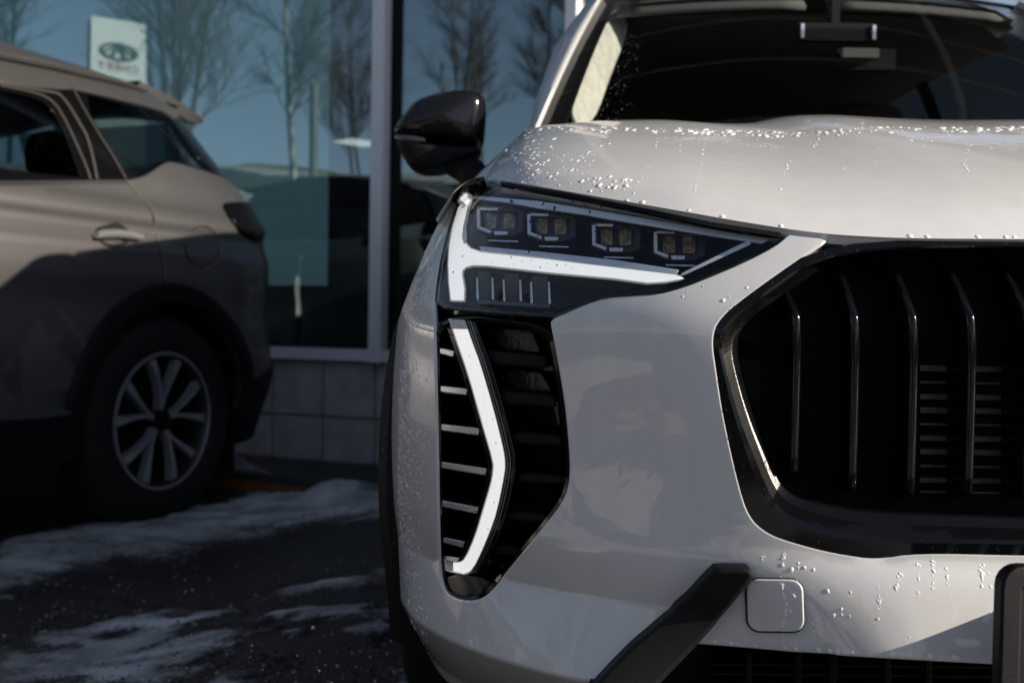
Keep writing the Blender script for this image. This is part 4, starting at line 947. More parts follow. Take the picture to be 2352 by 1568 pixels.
def lamp_inside():
    tc_, zc_ = ft(806, 325, 2.2); mb = MB(); P = [fpt(tc_ + a, zc_ + z, 2.2 + d) for a, z, d in ((-.16, -.004, 0), (-.03, .022, 0), (.04, .022, 0), (.17, .006, 0), (.05, -.022, 0), (-.04, -.022, 0))] + [fpt(tc_ + a, zc_ + z + .03, 2.5) for a, z in ((-.16, -.004), (-.03, .022), (.04, .022), (.17, .006), (.05, -.022), (-.04, -.022))]
    mb.add(P, [tuple(range(6)), tuple(range(6, 12))[::-1]] + [(i, 6 + i, 6 + (i+1) % 6, (i+1) % 6) for i in range(6)]); mb.build('ceiling_lamp', mat('lit_ceiling_lamp', (.6, .58, .52), emit=(1, .95, .85), estr=.55), show)
lamp_inside()
def canopy():  # unseen canopy added so the windscreen mirrors dark sheet and pale purlins
    mb = MB(); mb.box((5.0, 6.15, 5.30), (12, 6.5, .10)); mb.build('added_canopy_roof', mat('dark_canopy_sheet', (.02, .021, .022), rough=.7, var=.2), show, angle=20)
    pm = mat('galvanised_purlin', (.5, .5, .5), rough=.5, metal=.3, var=.15)
    for y in (3.2, 3.9, 4.6, 5.3, 5.85, 6.4, 7.0, 7.6): mb = MB(); mb.box((5.0, y, 5.225), (11.9, .022, .04)); mb.build('added_purlin', pm, show, angle=20)
    mb = MB(); mb.box((2.95, 6.1, 5.16), (.06, 6.3, .06)); mb.build('added_canopy_beam', pm, show, angle=20)
    for x in (10.8,): mb = MB(); mb.tube([(x, 4.0, -.05), (x, 4.0, 5.24)], .06, 10); mb.build('added_canopy_post', pm, show)
canopy()

# rubber wheel stop between the cars
def wheel_stop():
    a, b_ = ground_pt(420, 1117), ground_pt(828, 1131); zg = min(a[2], b_[2]); a[2] = b_[2] = zg; d = (b_ - a); L = np.linalg.norm(d); d /= L; n = np.array([-d[1], d[0], 0]); a = a - d * .9; L += .9
    root = empty('wheel_stop', tuple((a + b_) / 2), 'black rubber wheel stop with an orange band beside the grey car', 'wheel stop')
    prof = [(0, 0), (.02, .07), (.035, .085), (.11, .085), (.13, .07), (.15, 0)]
    mb = MB(); rows = []
    for s_, k in ((0, .0), (.10, 1), (L - .13, 1), (L, .06)): rows.append([tuple(a + d * s_ + n * (y) + np.array([0, 0, max(z * k, -.02)])) for y, z in prof])
    mb.grid(np.array(rows)); mb.build('body', mat('worn_black_rubber', (.028, .025, .022), rough=.7, var=.4, vscale=15., bump=.3), root, angle=25)
    mb = MB(); P = [tuple(a + d * s_ + n * (y - .003) + np.array([0, 0, z])) for s_ in (.16, L - .17) for y, z in ((.004, .014), (.0175, .062))]; P2 = [tuple(np.array(p) + n * .006) for p in P]
    mb.add(P + P2, [(0, 2, 3, 1), (4, 5, 7, 6), (0, 1, 5, 4), (2, 6, 7, 3), (0, 4, 6, 2), (1, 3, 7, 5)]); mb.build('orange_band', mat('orange_rubber', (.17, .065, .015), rough=.6, var=.3, vscale=20.), root)
wheel_stop()

# ================================================================== the grey car behind
PSI = math.radians(22); B0 = np.array([-1.187, 3.40, 0.0]); BR = np.array([math.sin(PSI), math.cos(PSI), 0]); BN = np.array([math.cos(PSI), -math.sin(PSI), 0]); HWB = .925
WZ = Table([(.15, -.03), (.30, .005), (.45, .03), (.60, .034), (.74, .030), (.86, .040), (.93, .038), (.975, .014), (1.0, .010), (1.035, .018), (1.06, .008), (1.11, -.02), (1.16, -.035), (1.48, -.19), (1.53, -.235), (1.565, -.31), (1.59, -.45), (1.605, -.92)], .008)
LRT = Table([(.1, .06), (.3, .02), (.5, -.03), (.8, .0), (1.02, .0), (1.18, .045), (1.28, .135), (1.5, .27), (1.61, .30)], .012)
_lc = [(-3.6, -.45), (-3.4, -.20), (-3.1, -.06), (-2.6, -.0), (0, 0), (.3, -.008), (.5, -.035), (.62, -.075), (.72, -.135), (.79, -.225), (.83, -.35), (.86, -.6), (.865, -.925)]
_ct = Table(_lc, .0); _lx = np.concatenate([np.linspace(-3.6, .8, 900), np.linspace(.8005, .865, 700)]); _wx = np.interp(_lx, _ct.x, _ct.y)
_cc = np.concatenate([[0], np.cumsum(np.hypot(np.diff(_lx), np.diff(_wx)))]); _cc -= np.interp(0, _lx, _cc); CMAX = _cc[-1]
def bW(L, Z): return WZ(Z) + np.interp(L + LRT(Z) * smooth(L, -.5, .4), _lx, _wx)
def bpt(L, W, Z): return B0 + np.outer(L, BR) + np.outer(W, BN) + np.outer(Z, [0, 0, 1])
def fnB(off=0.0):
    def f(d):
        d = np.asarray(d, float); c, Z = d[:, 0], d[:, 1]; Lc = np.interp(c, _cc, _lx); W0 = np.interp(c, _cc, _wx); L = Lc - LRT(Z) * smooth(Lc, -.5, .4)
        W = WZ(Z) + W0; W = np.maximum(W, -HWB)
        return bpt(L, W - off, Z)
    return f
def hitB(uv, off=0.0):
    d = rays(uv); n = len(d)
    def g(Y):
        p = d * Y[:, None]; p[:, 2] += CAM_H; q = p - B0; return bW(q @ BR, p[:, 2]) - off - q @ BN
    lo = np.full(n, np.nan); hi = np.full(n, np.nan); prev = np.full(n, 1.4)
    for Y in np.linspace(1.41, 5.0, 300):
        y = np.full(n, Y); ok = (g(y) > 0) & np.isnan(hi); lo[ok] = prev[ok]; hi[ok] = Y; prev = y
    bad = np.isnan(hi); lo[bad], hi[bad] = 4.14, 4.15
    for _ in range(26):
        m = (lo + hi) / 2; pos = g(m) > 0; hi = np.where(pos, m, hi); lo = np.where(pos, lo, m)
    p = d * hi[:, None]; p[:, 2] += CAM_H; return p
def cz(uv):
    p = hitB(uv); L = (p - B0) @ BR; Z = p[:, 2]; Lc = L + LRT(Z) * smooth(L, -.5, .4); return np.stack([np.interp(Lc, _lx, _cc), Z], 1)
grey = empty('parked_car', tuple(B0 - BR * 1.3 - BN * HWB), 'blurred grey brown car half in shade, seen from its rear wheel side', 'car')
def mirB(mb):
    r = MB(); V = np.array(mb.v); q = (V - B0) @ BN; V = V - np.outer(2 * (q + HWB), BN); r.v = [tuple(p) for p in V]; r.f = [f[::-1] for f in mb.f]; r.m = list(mb.m)
    if mb.hasn: N = np.array(mb.n); r.n = [tuple(p) for p in N - np.outer(2 * (N @ BN), BN)]; r.hasn = True
    else: r.n = list(mb.n)
    return r
M['brown'] = paint_flake(mat('grey_brown_metallic', (.188, .180, .177), rough=.38, metal=.86, coat=.2, coat_rough=.05, var=.06, vscale=3.), 1400, .05, .02)
M['darkglass'] = glassy('tinted_car_glass', (.20, .24, .25), .0, ior=1.5, mult=.7)
M['tail'] = mat('dark_tail_lens', (.003, .003, .003), rough=.3, spec=.08, coat=.0, var=.3)
def bskin(name, poly, mt, off=0.0, step=.03, depth=.02, roll=.003, holes=(), both=True, parent=grey, res=.02, angle=None, cap=False):
    mb = MB(); poly = resample(poly, res, closed=True); hs = [resample(h, res, closed=True) for h in holes]
    skin(mb, poly, hs, fnB(off), step, .001, roll, depth, face=tuple(BN), back=tuple(-BN), backcap=cap)
    if both: mirB(mb).build(name, mt, parent)
    return mb.build(name, mt, parent)
def cl(uv): return [tuple(p) for p in cz(uv)]
BAR, BRW = .40, .358
def barch(r, a0, a1, n=26): return [(-r * math.cos(math.radians(t)), BRW + r * math.sin(math.radians(t))) for t in np.linspace(a0, a1, n)]
WB = 2.65
door_win = cl(roundpoly([(190, 408), (168, 345), (142, 280), (120, 244), (88, 223), (0, 205)], 2)) ; zt = door_win[-1][1]; zbw = door_win[0][1]
door_win = [(-.50, zbw - .012), (-.9, zbw - .02)] + [(-.95, zbw), (-.88, zt - .03), (-.62, zt + .01)] + door_win[::-1][1:]
door_win = [(c, z) for c, z in door_win]
quarter = cl(roundpoly([(190, 213), (300, 241), (383, 261), (404, 278), (432, 324), (468, 372), (500, 398), (440, 379), (395, 370), (372, 382), (344, 396), (326, 406), (293, 408)], 1, closed=True))
belt = cl(roundpoly([(508, 406), (440, 384), (410, 376), (392, 374), (370, 384), (344, 401), (324, 410), (291, 416), (150, 417), (0, 417)], 1))
zbelt = belt[-1][1]
body = [(-3.55, .36), (-WB - BAR - .02, .36)] + [(c - WB, z) for c, z in barch(BAR, 0, 180)] + [(-WB + BAR + .02, .36), (-BAR - .02, .36)] + barch(BAR, 0, 180) + [(BAR + .02, .36), (.5, .33), (CMAX, .33), (CMAX, 1.16)] + [(.86, 1.17)] + belt + [(-1.9, zbelt - .01), (-2.6, zbelt - .03), (-3.3, .98), (-3.55, .90)]
body = [p for i, p in enumerate(body) if i == 0 or math.hypot(p[0] - body[i-1][0], p[1] - body[i-1][1]) > .004]
def body_shell():
    mb = MB(); skin(mb, resample(body, .02, closed=True), [], fnB(0), .035, .001, .003, .02, face=tuple(BN), back=tuple(-BN)); merge(mb, mirB(mb)); return mb.build('body', M['brown'], grey)
body_shell()
# greenhouse: dark surround with the panes, painted roof side and roof
zr = cl([(0, 190), (86, 209), (141, 215), (180, 209), (300, 236), (383, 258), (412, 277)])
gh = belt[::-1] + [(.62, 1.23), (.60, 1.3), (.62, 1.4), (.655, 1.47)] + cl([(412, 277), (383, 257), (300, 235), (180, 206), (141, 206), (86, 200), (0, 186)]) + [(-1.0, 1.46), (-1.5, 1.44), (-2.35, zbelt + .02), (-2.0, zbelt)]
gh_top = [p for p in gh]
fw = [(-1.02, zbw - .01), (-1.9, zbw - .03), (-1.55, 1.38), (-1.04, 1.43)]
ghp = [(-2.3, zbelt + .0)] + belt[::-1] + [(.66, 1.21), (.70, 1.30), (.72, 1.40), (.74, 1.475), (.55, 1.475)] + cl([(404, 273), (383, 257), (300, 235), (180, 206), (141, 204), (86, 198), (0, 186)]) + [(-.9, 1.465), (-1.5, 1.43)]
bskin('window_surround', ghp, M['gloss'], off=.004, holes=[door_win[::-1], quarter[::-1], fw], depth=.03)
bskin('door_window', door_win, M['darkglass'], off=.010, roll=.0, depth=.003)
bskin('quarter_window', quarter, M['darkglass'], off=.008, roll=.0, depth=.003)
bskin('front_window', fw, M['darkglass'], off=.010, roll=.0, depth=.003)
rs = cl([(404, 273), (383, 257), (300, 235), (180, 206), (141, 204), (86, 198), (0, 186)])
roofside = rs + [(-.9, 1.465), (-1.5, 1.43), (-1.7, 1.36), (-1.75, 1.45), (-1.4, 1.6), (.3, 1.604), (.58, 1.56), (.74, 1.50)]
bskin('roof_side', roofside, M['brown'], depth=.01, res=.025)
mb = MB(); G = []
for L in np.concatenate([np.linspace(-1.6, -.5, 8), np.linspace(-.4, .42, 10)]):
    row = []
    for s_ in np.linspace(0, 1, 10):
        W = -.30 - s_ * (HWB - .30); row.append(tuple(bpt([L], [W], [1.548 + .035 * smooth(s_, 0, .7) - .10 * smooth(L, -1.0, -1.8) - .03 * smooth(L, .0, .5)])[0]))
    G.append(row)
mb.grid(np.array(G)); merge(mb, mirB(mb)); mb.build('roof', M['brown'], grey, angle=60)
# rail, spoiler, hatch
mb = MB(); rl = cl([(-300, 60), (0, 128), (117, 152), (219, 178), (300, 198), (345, 213)]); pts = fnB(-.018)(np.array(rl)); pts[:, 2] -= .002
mb.tube([tuple(p) for p in pts], [.012] * (len(pts) - 2) + [.010, .004], 8); rr_ = M['railgrey'] if 'railgrey' in M else mat('roof_rail_grey', (.10, .095, .09), rough=.35, metal=.6, var=.1); mirB(mb).build('roof_rail', rr_, grey); mb.build('roof_rail', rr_, grey) #M['railgrey'] if 'railgrey' in M else mat('roof_rail_grey', (.10, .095, .09), rough=.35, metal=.6, var=.1), grey)
def spoiler():
    mb = MB(); rows = []
    for L, z, th, wi in ((.20, 1.572, .03, .30), (.38, 1.553, .045, .31), (.50, 1.535, .05, .325), (.60, 1.515, .028, .345), (.625, 1.507, .012, .355)):
        row = []
        for s_ in np.linspace(0, 1, 8):
            W = -wi - s_ * (HWB - wi); row.append(tuple(bpt([L], [W], [z + .05 * smooth(s_, 0, .8)])[0]))
        for s_ in np.linspace(1, 0, 8):
            W = -wi - s_ * (HWB - wi); row.append(tuple(bpt([L - .01], [W - .004], [z + .05 * smooth(s_, 0, .8) - th])[0]))
        rows.append(row)
    mb.grid(np.array(rows), wrap=True); mb.add(rows[-1], [tuple(range(16))]); merge(mb, mirB(mb)); return mb.build('spoiler', M['brown'], grey, angle=50)
spoiler()
mb = MB(); G = [[tuple(bpt([.865 - float(LRT(z)) - .01], [-.45 - s_ * (HWB - .45) * 1.0 + WZ(z) * .3], [z])[0]) for s_ in np.linspace(0, 1, 6)] for z in np.linspace(1.12, 1.5, 8)]; mb.grid(np.array(G)); merge(mb, mirB(mb)); mb.build('rear_window', M['darkglass'], grey)
# lamp, handle, flap, seams, trim
bskin('tail_lamp', cl(roundpoly([(510, 470), (535, 467), (566, 466), (590, 478), (600, 488), (604, 512), (602, 545), (590, 555), (575, 549), (545, 522), (523, 494)], 2, closed=True)), M['tail'], off=-.014, depth=.03, roll=.008, res=.012)
cup = cl(roundpoly([(216, 540), (222, 521), (250, 510), (275, 511), (295, 524), (300, 545), (290, 562), (262, 570), (236, 562)], 2, closed=True)); bskin('handle_cup', cup, M['cupgrey'] if 'cupgrey' in M else mat('handle_recess', (.015, .014, .013), rough=.3, coat=.2, var=.2), off=-.0015, depth=.01, roll=.001, res=.01)
def handle():
    mb = MB(); P = fnB(-.022)(np.array(cl([(213, 541), (225, 538), (255, 537), (285, 540), (312, 546)]))); b_ = BN * .0
    mb.tube([tuple(P[0] - BN * .022), tuple(P[0]), *[tuple(p) for p in P[1:-1]], tuple(P[-1]), tuple(P[-1] - BN * .022)], [.006, .011, .014, .015, .014, .011, .007], 10); mirB(mb).build('door_handle', M['chrome_h'], grey); return mb.build('door_handle', M['chrome_h'], grey)
M['chrome_h'] = mat('grey_chrome_handle', (.62, .60, .58), rough=.16, metal=.8, var=.1)
handle()
def seam(uv, name, mt, w=2.2, off=-.0008, closed=False):
    uv = np.asarray(uv, float); a = resample(roundpoly(uv, 2, closed=closed), 8, closed=closed); a = np.vstack([a, a[:1]]) if closed else a
    t = np.gradient(a, axis=0); t /= np.linalg.norm(t, axis=1)[:, None] + 1e-9; n = np.stack([-t[:, 1], t[:, 0]], 1) * w / 2
    p, q = fnB(off)(cz(a + n)), fnB(off)(cz(a - n)); k = len(a); mb = MB(); c = (p + q) / 2 + BN * .0006
    mb.add(np.vstack([p - BN*.004, p, q, q - BN*.004]), [(r*k + i, r*k + i + 1, (r+1)*k + i + 1, (r+1)*k + i) for r in range(3) for i in range(k - 1)]); return mb.build(name, mt, grey)
M['seam'] = mat('panel_gap_dark', (.012, .011, .011), rough=.6, var=.2)
M['seamlight'] = mat('panel_edge_glint', (.50, .46, .42), rough=.25, metal=.8, var=.1)  # light strip that paints the sun highlight along a panel edge
DS = [(291, 418), (324, 453), (342, 473), (351, 488), (355, 508), (357, 531), (366, 570), (375, 609), (378, 660)]
seam(DS, 'door_gap', M['seam'], 3.4); seam(np.array(DS) + [2.6, 0], 'door_edge_glint', M['seamlight'], 1.7)
FL = [(465 + 40 * math.cos(t), 566 + 47 * math.sin(t)) for t in np.linspace(0, 2*PI, 25)[:-1]]
seam(FL, 'fuel_flap_gap', M['seam'], 3.4, closed=True); seam([(465 + 43 * math.cos(t), 566 + 50 * math.sin(t)) for t in np.linspace(-1.2, 1.6, 16)], 'fuel_flap_glint', M['seamlight'], 1.8)
WF = [(0, 196), (86, 213), (124, 232), (150, 272), (176, 330), (200, 385), (208, 411)]
WF2 = [(-80, 180), (0, 190), (86, 206), (133, 214), (143, 220), (160, 240), (186, 285), (202, 313), (213, 360), (223, 411)]
M['wtrim'] = mat('brown_window_trim', (.16, .145, .13), rough=.3, metal=.7, var=.1)
seam(WF2, 'window_trim', M['wtrim'], 5.0, off=-.002); seam(WF, 'window_trim', M['wtrim'], 4.0, off=-.001)
seam([(175, 200), (203, 258), (232, 310), (262, 360), (290, 412)], 'quarter_trim', M['wtrim'], 3.4, off=-.002)
seam([(-60, 421), (0, 420), (150, 419), (291, 418)], 'belt_trim', M['seam'], 9.0, off=-.003)
# lower cladding, arch trim, bumper bottom, mud flap
bskin('sill_trim', [(-WB + BAR + .05, .22), (-BAR - .05, .22), (-BAR - .05, .40), (-.7, .45), (-WB + BAR + .05, .42)], M['trim'], off=-.012, depth=.05)
bskin('sill_strip', cl([(-60, 932), (0, 928), (90, 931), (155, 948), (90, 958), (0, 962), (-60, 966)]), M['silvergrey'] if 'silvergrey' in M else mat('grey_sill_strip', (.12, .13, .14), rough=.3, metal=.5, var=.1), off=-.022, depth=.02, roll=.004, both=False)
bskin('bumper_trim', [(BAR + .05, .22), (CMAX, .24), (CMAX, .52), (.70, .50), (BAR + .05, .46)], M['trim'], off=-.012, depth=.05, res=.02)
for cc in (0, -WB):
    mb = MB(); G = []
    for t in np.linspace(-12, 192, 42):
        row = []
        for r, dw in ((BAR - .003, -.2), (BAR - .003, .016), (BAR + .01, .022), (BAR + .055, .02), (BAR + .062, .004), (BAR + .062, -.02)):
            c, z = cc - r * math.cos(math.radians(t)), BRW + r * math.sin(math.radians(t)); row.append(tuple(fnB(-dw)(np.array([[c, max(z, .17)]]))[0]))
        G.append(row)
    mb.grid(np.array(G)); mirB(mb).build('arch_trim', M['trim'], grey, angle=35); mb.build('arch_trim', M['trim'], grey, angle=35)
for W_ in (-.11, -2*HWB + .11):
    mb = MB(); mb.box(bpt([.40], [W_], [.24])[0], (.19, .012, .26), -PSI); mb.build('mud_flap', M['rubber'], grey)
mb = MB(); mb.box(bpt([-1.35], [-HWB], [.30])[0], (1.5, 4.1, .16), -PSI); mb.build('underbody', M['black'], grey)
AL = mat('two_tone_alloy', (.40, .41, .45), rough=.32, metal=.6, rvar=.12)
WB_ = dict(rubber=M['rubber'], rim=M['alloy_dark'], spoke=AL, dark=M['black'])
for L_ in (0, -WB):
    wheel(grey, bpt([L_], [.0], [BRW - .008])[0], BRW, BN, .230, 5, WB_); wheel(grey, bpt([L_], [-2*HWB], [BRW - .008])[0], BRW, -BN, .236, 5, WB_)
# cabin: rear seat headrests with posts, door mirror
def headrest(L, W, z):
    c = bpt([L], [W], [z])[0]; b_ = MB(); rows = []
    for i in range(9):
        th = PI * i / 8; row = []
        for j in range(14):
            ph = 2*PI*j/14; f = lambda k: math.copysign(abs(k) ** .6, k); q = (f(math.sin(th)*math.cos(ph)) * .05, f(math.sin(th)*math.sin(ph)) * .14, f(math.cos(th)) * .085); row.append(tuple(c + BR * q[0] + BN * q[1] + np.array([0, 0, q[2]])))
        rows.append(row)
    b_.grid(np.array(rows), wrap=True); h = b_.build('headrest', M['cabin'], grey)
    for k in (-.06, .06):
        b_ = MB(); p = c + BN * k; b_.tube([tuple(p - np.array([0, 0, .07])), tuple(p - np.array([0, 0, .20]))], .006, 6); b_.build('headrest_post', M['chrome'], h)
for W in (-.42, -1.43): headrest(-1.35, W, 1.27); headrest(-.06, W, 1.265)
for L in (-1.3, .0): mb = MB(); mb.box(bpt([L], [-HWB], [.74])[0], (1.35, .16, .62), -PSI); mb.build('seat_back', M['cabin'], grey)
mb = MB(); mb.box(bpt([-.7], [-HWB], [.60])[0], (1.5, 2.0, .2), -PSI); mb.build('cabin_floor', M['cabin'], grey)
def wscreen():
    mb = MB(); G = [[tuple(bpt([-2.25 + .78 * t - .12 * (1 - s_*s_)], [-HWB + s_ * (.72 - .14 * t)], [1.08 + .47 * t])[0]) for t in np.linspace(0, 1, 6)] for s_ in np.linspace(-1, 1, 9)]; mb.grid(np.array(G)); mb.build('windscreen', M['darkglass'], grey)
    mb = MB(); G = [[tuple(bpt([-3.45 + 1.25 * t - .0], [-HWB + s_ * (.62 + .13 * t)], [.88 + .2 * t ** .6 + .02 * (1 - s_*s_)])[0]) for t in np.linspace(0, 1, 8)] for s_ in np.linspace(-1, 1, 9)]; mb.grid(np.array(G)); mb.build('bonnet', M['brown'], grey)
    mb = MB(); G = [[tuple(bpt([-3.55 - .12 * (1 - s_*s_)], [-HWB + s_ * .55], [z])[0]) for z in np.linspace(.3, .92, 5)] for s_ in np.linspace(-1, 1, 9)]; mb.grid(np.array(G)); mb.build('nose', M['brown'], grey)
wscreen()

# it is a large car: its real size, standing where the lot dips towards the building
GREY_SIZE = 1.15; gb = np.array(grey.location); near = B0 * GREY_SIZE
gl = near + (gb - B0) * GREY_SIZE; gl[2] = -.108
done = set()
for o in grey.children_recursive:
    if o.type == 'MESH' and o.data.name not in done:
        done.add(o.data.name); n_ = len(o.data.vertices); co = np.empty(n_ * 3); o.data.vertices.foreach_get('co', co); o.data.vertices.foreach_set('co', co * GREY_SIZE); o.data.update()
    elif o.type == 'EMPTY': o.location *= GREY_SIZE
grey.location = gl

# ================================================================== what the showroom glass mirrors
def MIR(p):
    p = np.asarray(p, float); q = p - FP; return p - np.outer(2 * (q.reshape(-1, 3) @ FN), FN).reshape(p.shape)
def mirrored_v(u, Yv, z=None, v=None):
    """real place of a thing whose mirror image shows at picture column u, Yv metres deep"""
    d = rays([(u, 700)])[0]; return MIR(np.array([d[0] * Yv, Yv, z or 0.0]))
def zv(u, v, Yv): return CAM_H + rays([(u, v)])[0][2] * Yv
def bank():
    xs = np.linspace(-26, 16, 120); rows = []
    for Yv, z in ((12.5, -.05), (13.2, .5), (14.2, 1.55), (15.2, 2.45), (16.2, 2.95), (17.2, 3.15), (19, 3.2), (24, 3.25), (40, 3.3), (80, 3.2)):
        row = []
        for x in xs:
            X = x * (Yv / 15.0) ** .8; n_ = fbm(np.array([X * .5 + 9]), np.array([Yv * .6]), 3, 80)[0] - .5
            row.append(MIR(np.array([X, Yv, z + (n_ * .5 if z > .1 else 0)])))
        rows.append(row)
    mb = MB(); mb.grid(np.array(rows[:5])); mb.grid(np.array(rows[4:]), m=1); m = [mat('dark_winter_grass', (.055, .052, .042), rough=.95, col2=(.022, .022, .020), vscale=1.6, bump=1., bscale=12.), mat('dry_pale_grass', (.22, .185, .125), rough=.95, col2=(.07, .06, .045), vscale=1.1, bump=1., bscale=12.)]
    tag(mb.build('grass_bank', m, angle=180), 'bank of dry winter grass along the lot', kind='structure')
    r2 = random.Random(3); mb = MB()
    for k in range(60):
        X = r2.uniform(-22, 12); Yv = r2.choice((13.0, 13.6, 14.4, 15.4, 16.6)) + r2.uniform(-.3, .3); z = np.interp(Yv, [12.5, 13.2, 14.2, 15.2, 16.2, 17.2], [-.05, .5, 1.55, 2.45, 2.95, 3.15]); w = r2.uniform(.4, 2.2); h = r2.uniform(.08, .25); n = 12; V = [MIR(np.array([X, Yv, z + .16]))]
        for i in range(n):
            a = 2*PI*i/n; q = r2.uniform(.6, 1.1); y_ = Yv + h * 2.5 * math.sin(a) * q; V.append(MIR(np.array([X + w * math.cos(a) * q, y_, np.interp(y_, [12.5, 13.2, 14.2, 15.2, 16.2, 17.2], [-.05, .5, 1.55, 2.45, 2.95, 3.15]) + .05])))
        mb.add(V, [(0, 1 + i, 1 + (i+1) % n) for i in range(n)])
    tag(mb.build('bank_snow', mat('old_snow', (.40, .39, .37), rough=.8, var=.25, vscale=4.), angle=180), 'remnants of snow on the grass bank', kind='stuff')
bank()
M['bark'] = mat('dark_bark', (.085, .068, .05), rough=.9, var=.4, vscale=12.); M['birch'] = mat('birch_bark', (.50, .47, .42), rough=.8, col2=(.10, .09, .08), vscale=6.)
def bare_tree(name, base, H, spread, stems, seed, label, group, birch=False, low=.25):
    r2 = random.Random(seed); tr = empty('bare_tree', tuple(base), label, 'tree', group); trunk = MB(); twigs = MB(); base = Vector(base)
    def branch(p, d, L, r, lvl):
        n = 3 if lvl < 3 else 2; pts = [p]; q = p.copy(); dd = d.copy()
        for i in range(n):
            dd = (dd + Vector((r2.gauss(0, .10), r2.gauss(0, .10), r2.gauss(.05, .05)))).normalized(); q = q + dd * (L / n); pts.append(q.copy())
        (trunk if lvl < 2 else twigs).tube(pts, [r * (1 - .6 * i / n) for i in range(n + 1)], 6 if lvl < 2 else 3, False)
        if lvl >= 4: return
        k = {0: 0, 1: 10, 2: 9, 3: 5}[lvl] + r2.randint(0, 3)
        for i in range(k):
            t = r2.uniform(.15, 1.0); j = min(int(t * n), n - 1); o = pts[j].lerp(pts[j+1], t * n - j); az_ = r2.uniform(0, 2*PI); tilt = r2.uniform(.35, .85)
            a = dd.cross(Vector((math.cos(az_), math.sin(az_), .3))).normalized(); nd = (dd * math.cos(tilt) + a * math.sin(tilt)).normalized(); nd.z = nd.z * .8 + .25; nd.normalize()
            branch(o, nd, L * r2.uniform(.38, .6), r * .5, lvl + 1)
    for s_ in range(stems):
        p = base + Vector((r2.gauss(0, .12 * (stems > 1)), r2.gauss(0, .12 * (stems > 1)), 0)); ls = .10 * stems ** .5 if stems > 1 else .015; lean = Vector((r2.gauss(0, ls), r2.gauss(0, ls), 1)).normalized(); h = H * r2.uniform(.85, 1.0); n = 9; pts = [p]; q = p
        for i in range(n): lean = (lean + Vector((r2.gauss(0, .02), r2.gauss(0, .02), .06))).normalized(); q = q + lean * h / n; pts.append(q)
        r0 = H * (.0065 if birch else .0075); trunk.tube(pts, [r0 * (1 - .85 * i / n) for i in range(n + 1)], 7, False)
        for k in range(int(40 / stems ** .5)):
            t = r2.uniform(low, 1.0); j = min(int(t * n), n - 1); o = pts[j].lerp(pts[j+1], t * n - j); az_ = r2.uniform(0, 2*PI); up = r2.uniform(.7, 1.5); nd = Vector((math.cos(az_), math.sin(az_), up)).normalized()
            branch(o, nd, spread * (1.15 - t) * r2.uniform(.5, 1.0) + .3, r0 * .34 * (1.2 - t), 2)
    trunk.build('trunk', M['birch'] if birch else M['bark'], tr, angle=60); cr = twigs.build('crown', M['bark'], tr, angle=60); return tr
g_ = 'bare trees mirrored in the showroom glass'
def tree_at(u, Yv, z, *a, **k): p = mirrored_v(u, Yv); p[2] = z; return bare_tree('t', p, *a, **k)
tree_at(385, 19.5, 3.1, 8.5, 2.6, 5, 21, 'broad bare tree with several stems mirrored behind the tall white sign', g_, low=.12)
tree_at(668, 12.4, -.02, 8.8, 1.3, 1, 22, 'slender pale barked tree mirrored beside the thin grey post', g_, birch=True, low=.38)
tree_at(-20, 21, 3.1, 8.0, 2.2, 3, 23, 'bare tree mirrored at the far left edge of the glass', g_)
tree_at(820, 23, 3.1, 5.5, 1.8, 2, 24, 'faint bare tree mirrored in the glass left of the frame upright', g_)
tree_at(1062, 19.5, 3.0, 5.4, 1.1, 3, 25, 'bare tree mirrored above the black door mirror', g_, low=.3)
tree_at(1255, 20.5, 3.0, 6.8, 1.1, 3, 26, 'bare tree mirrored beside the white windscreen pillar', g_, low=.3)
# post
p0 = mirrored_v(706, 11.8); mb = MB(); mb.tube([(p0[0], p0[1], -.05), (p0[0], p0[1], zv(706, 190, 11.8))], .05, 12); tag(mb.build('post', mat('weathered_post', (.16, .16, .15), rough=.7, var=.2), loc=(p0[0], p0[1], 0)), 'thin grey post mirrored in the glass beside the pale tree', 'post')
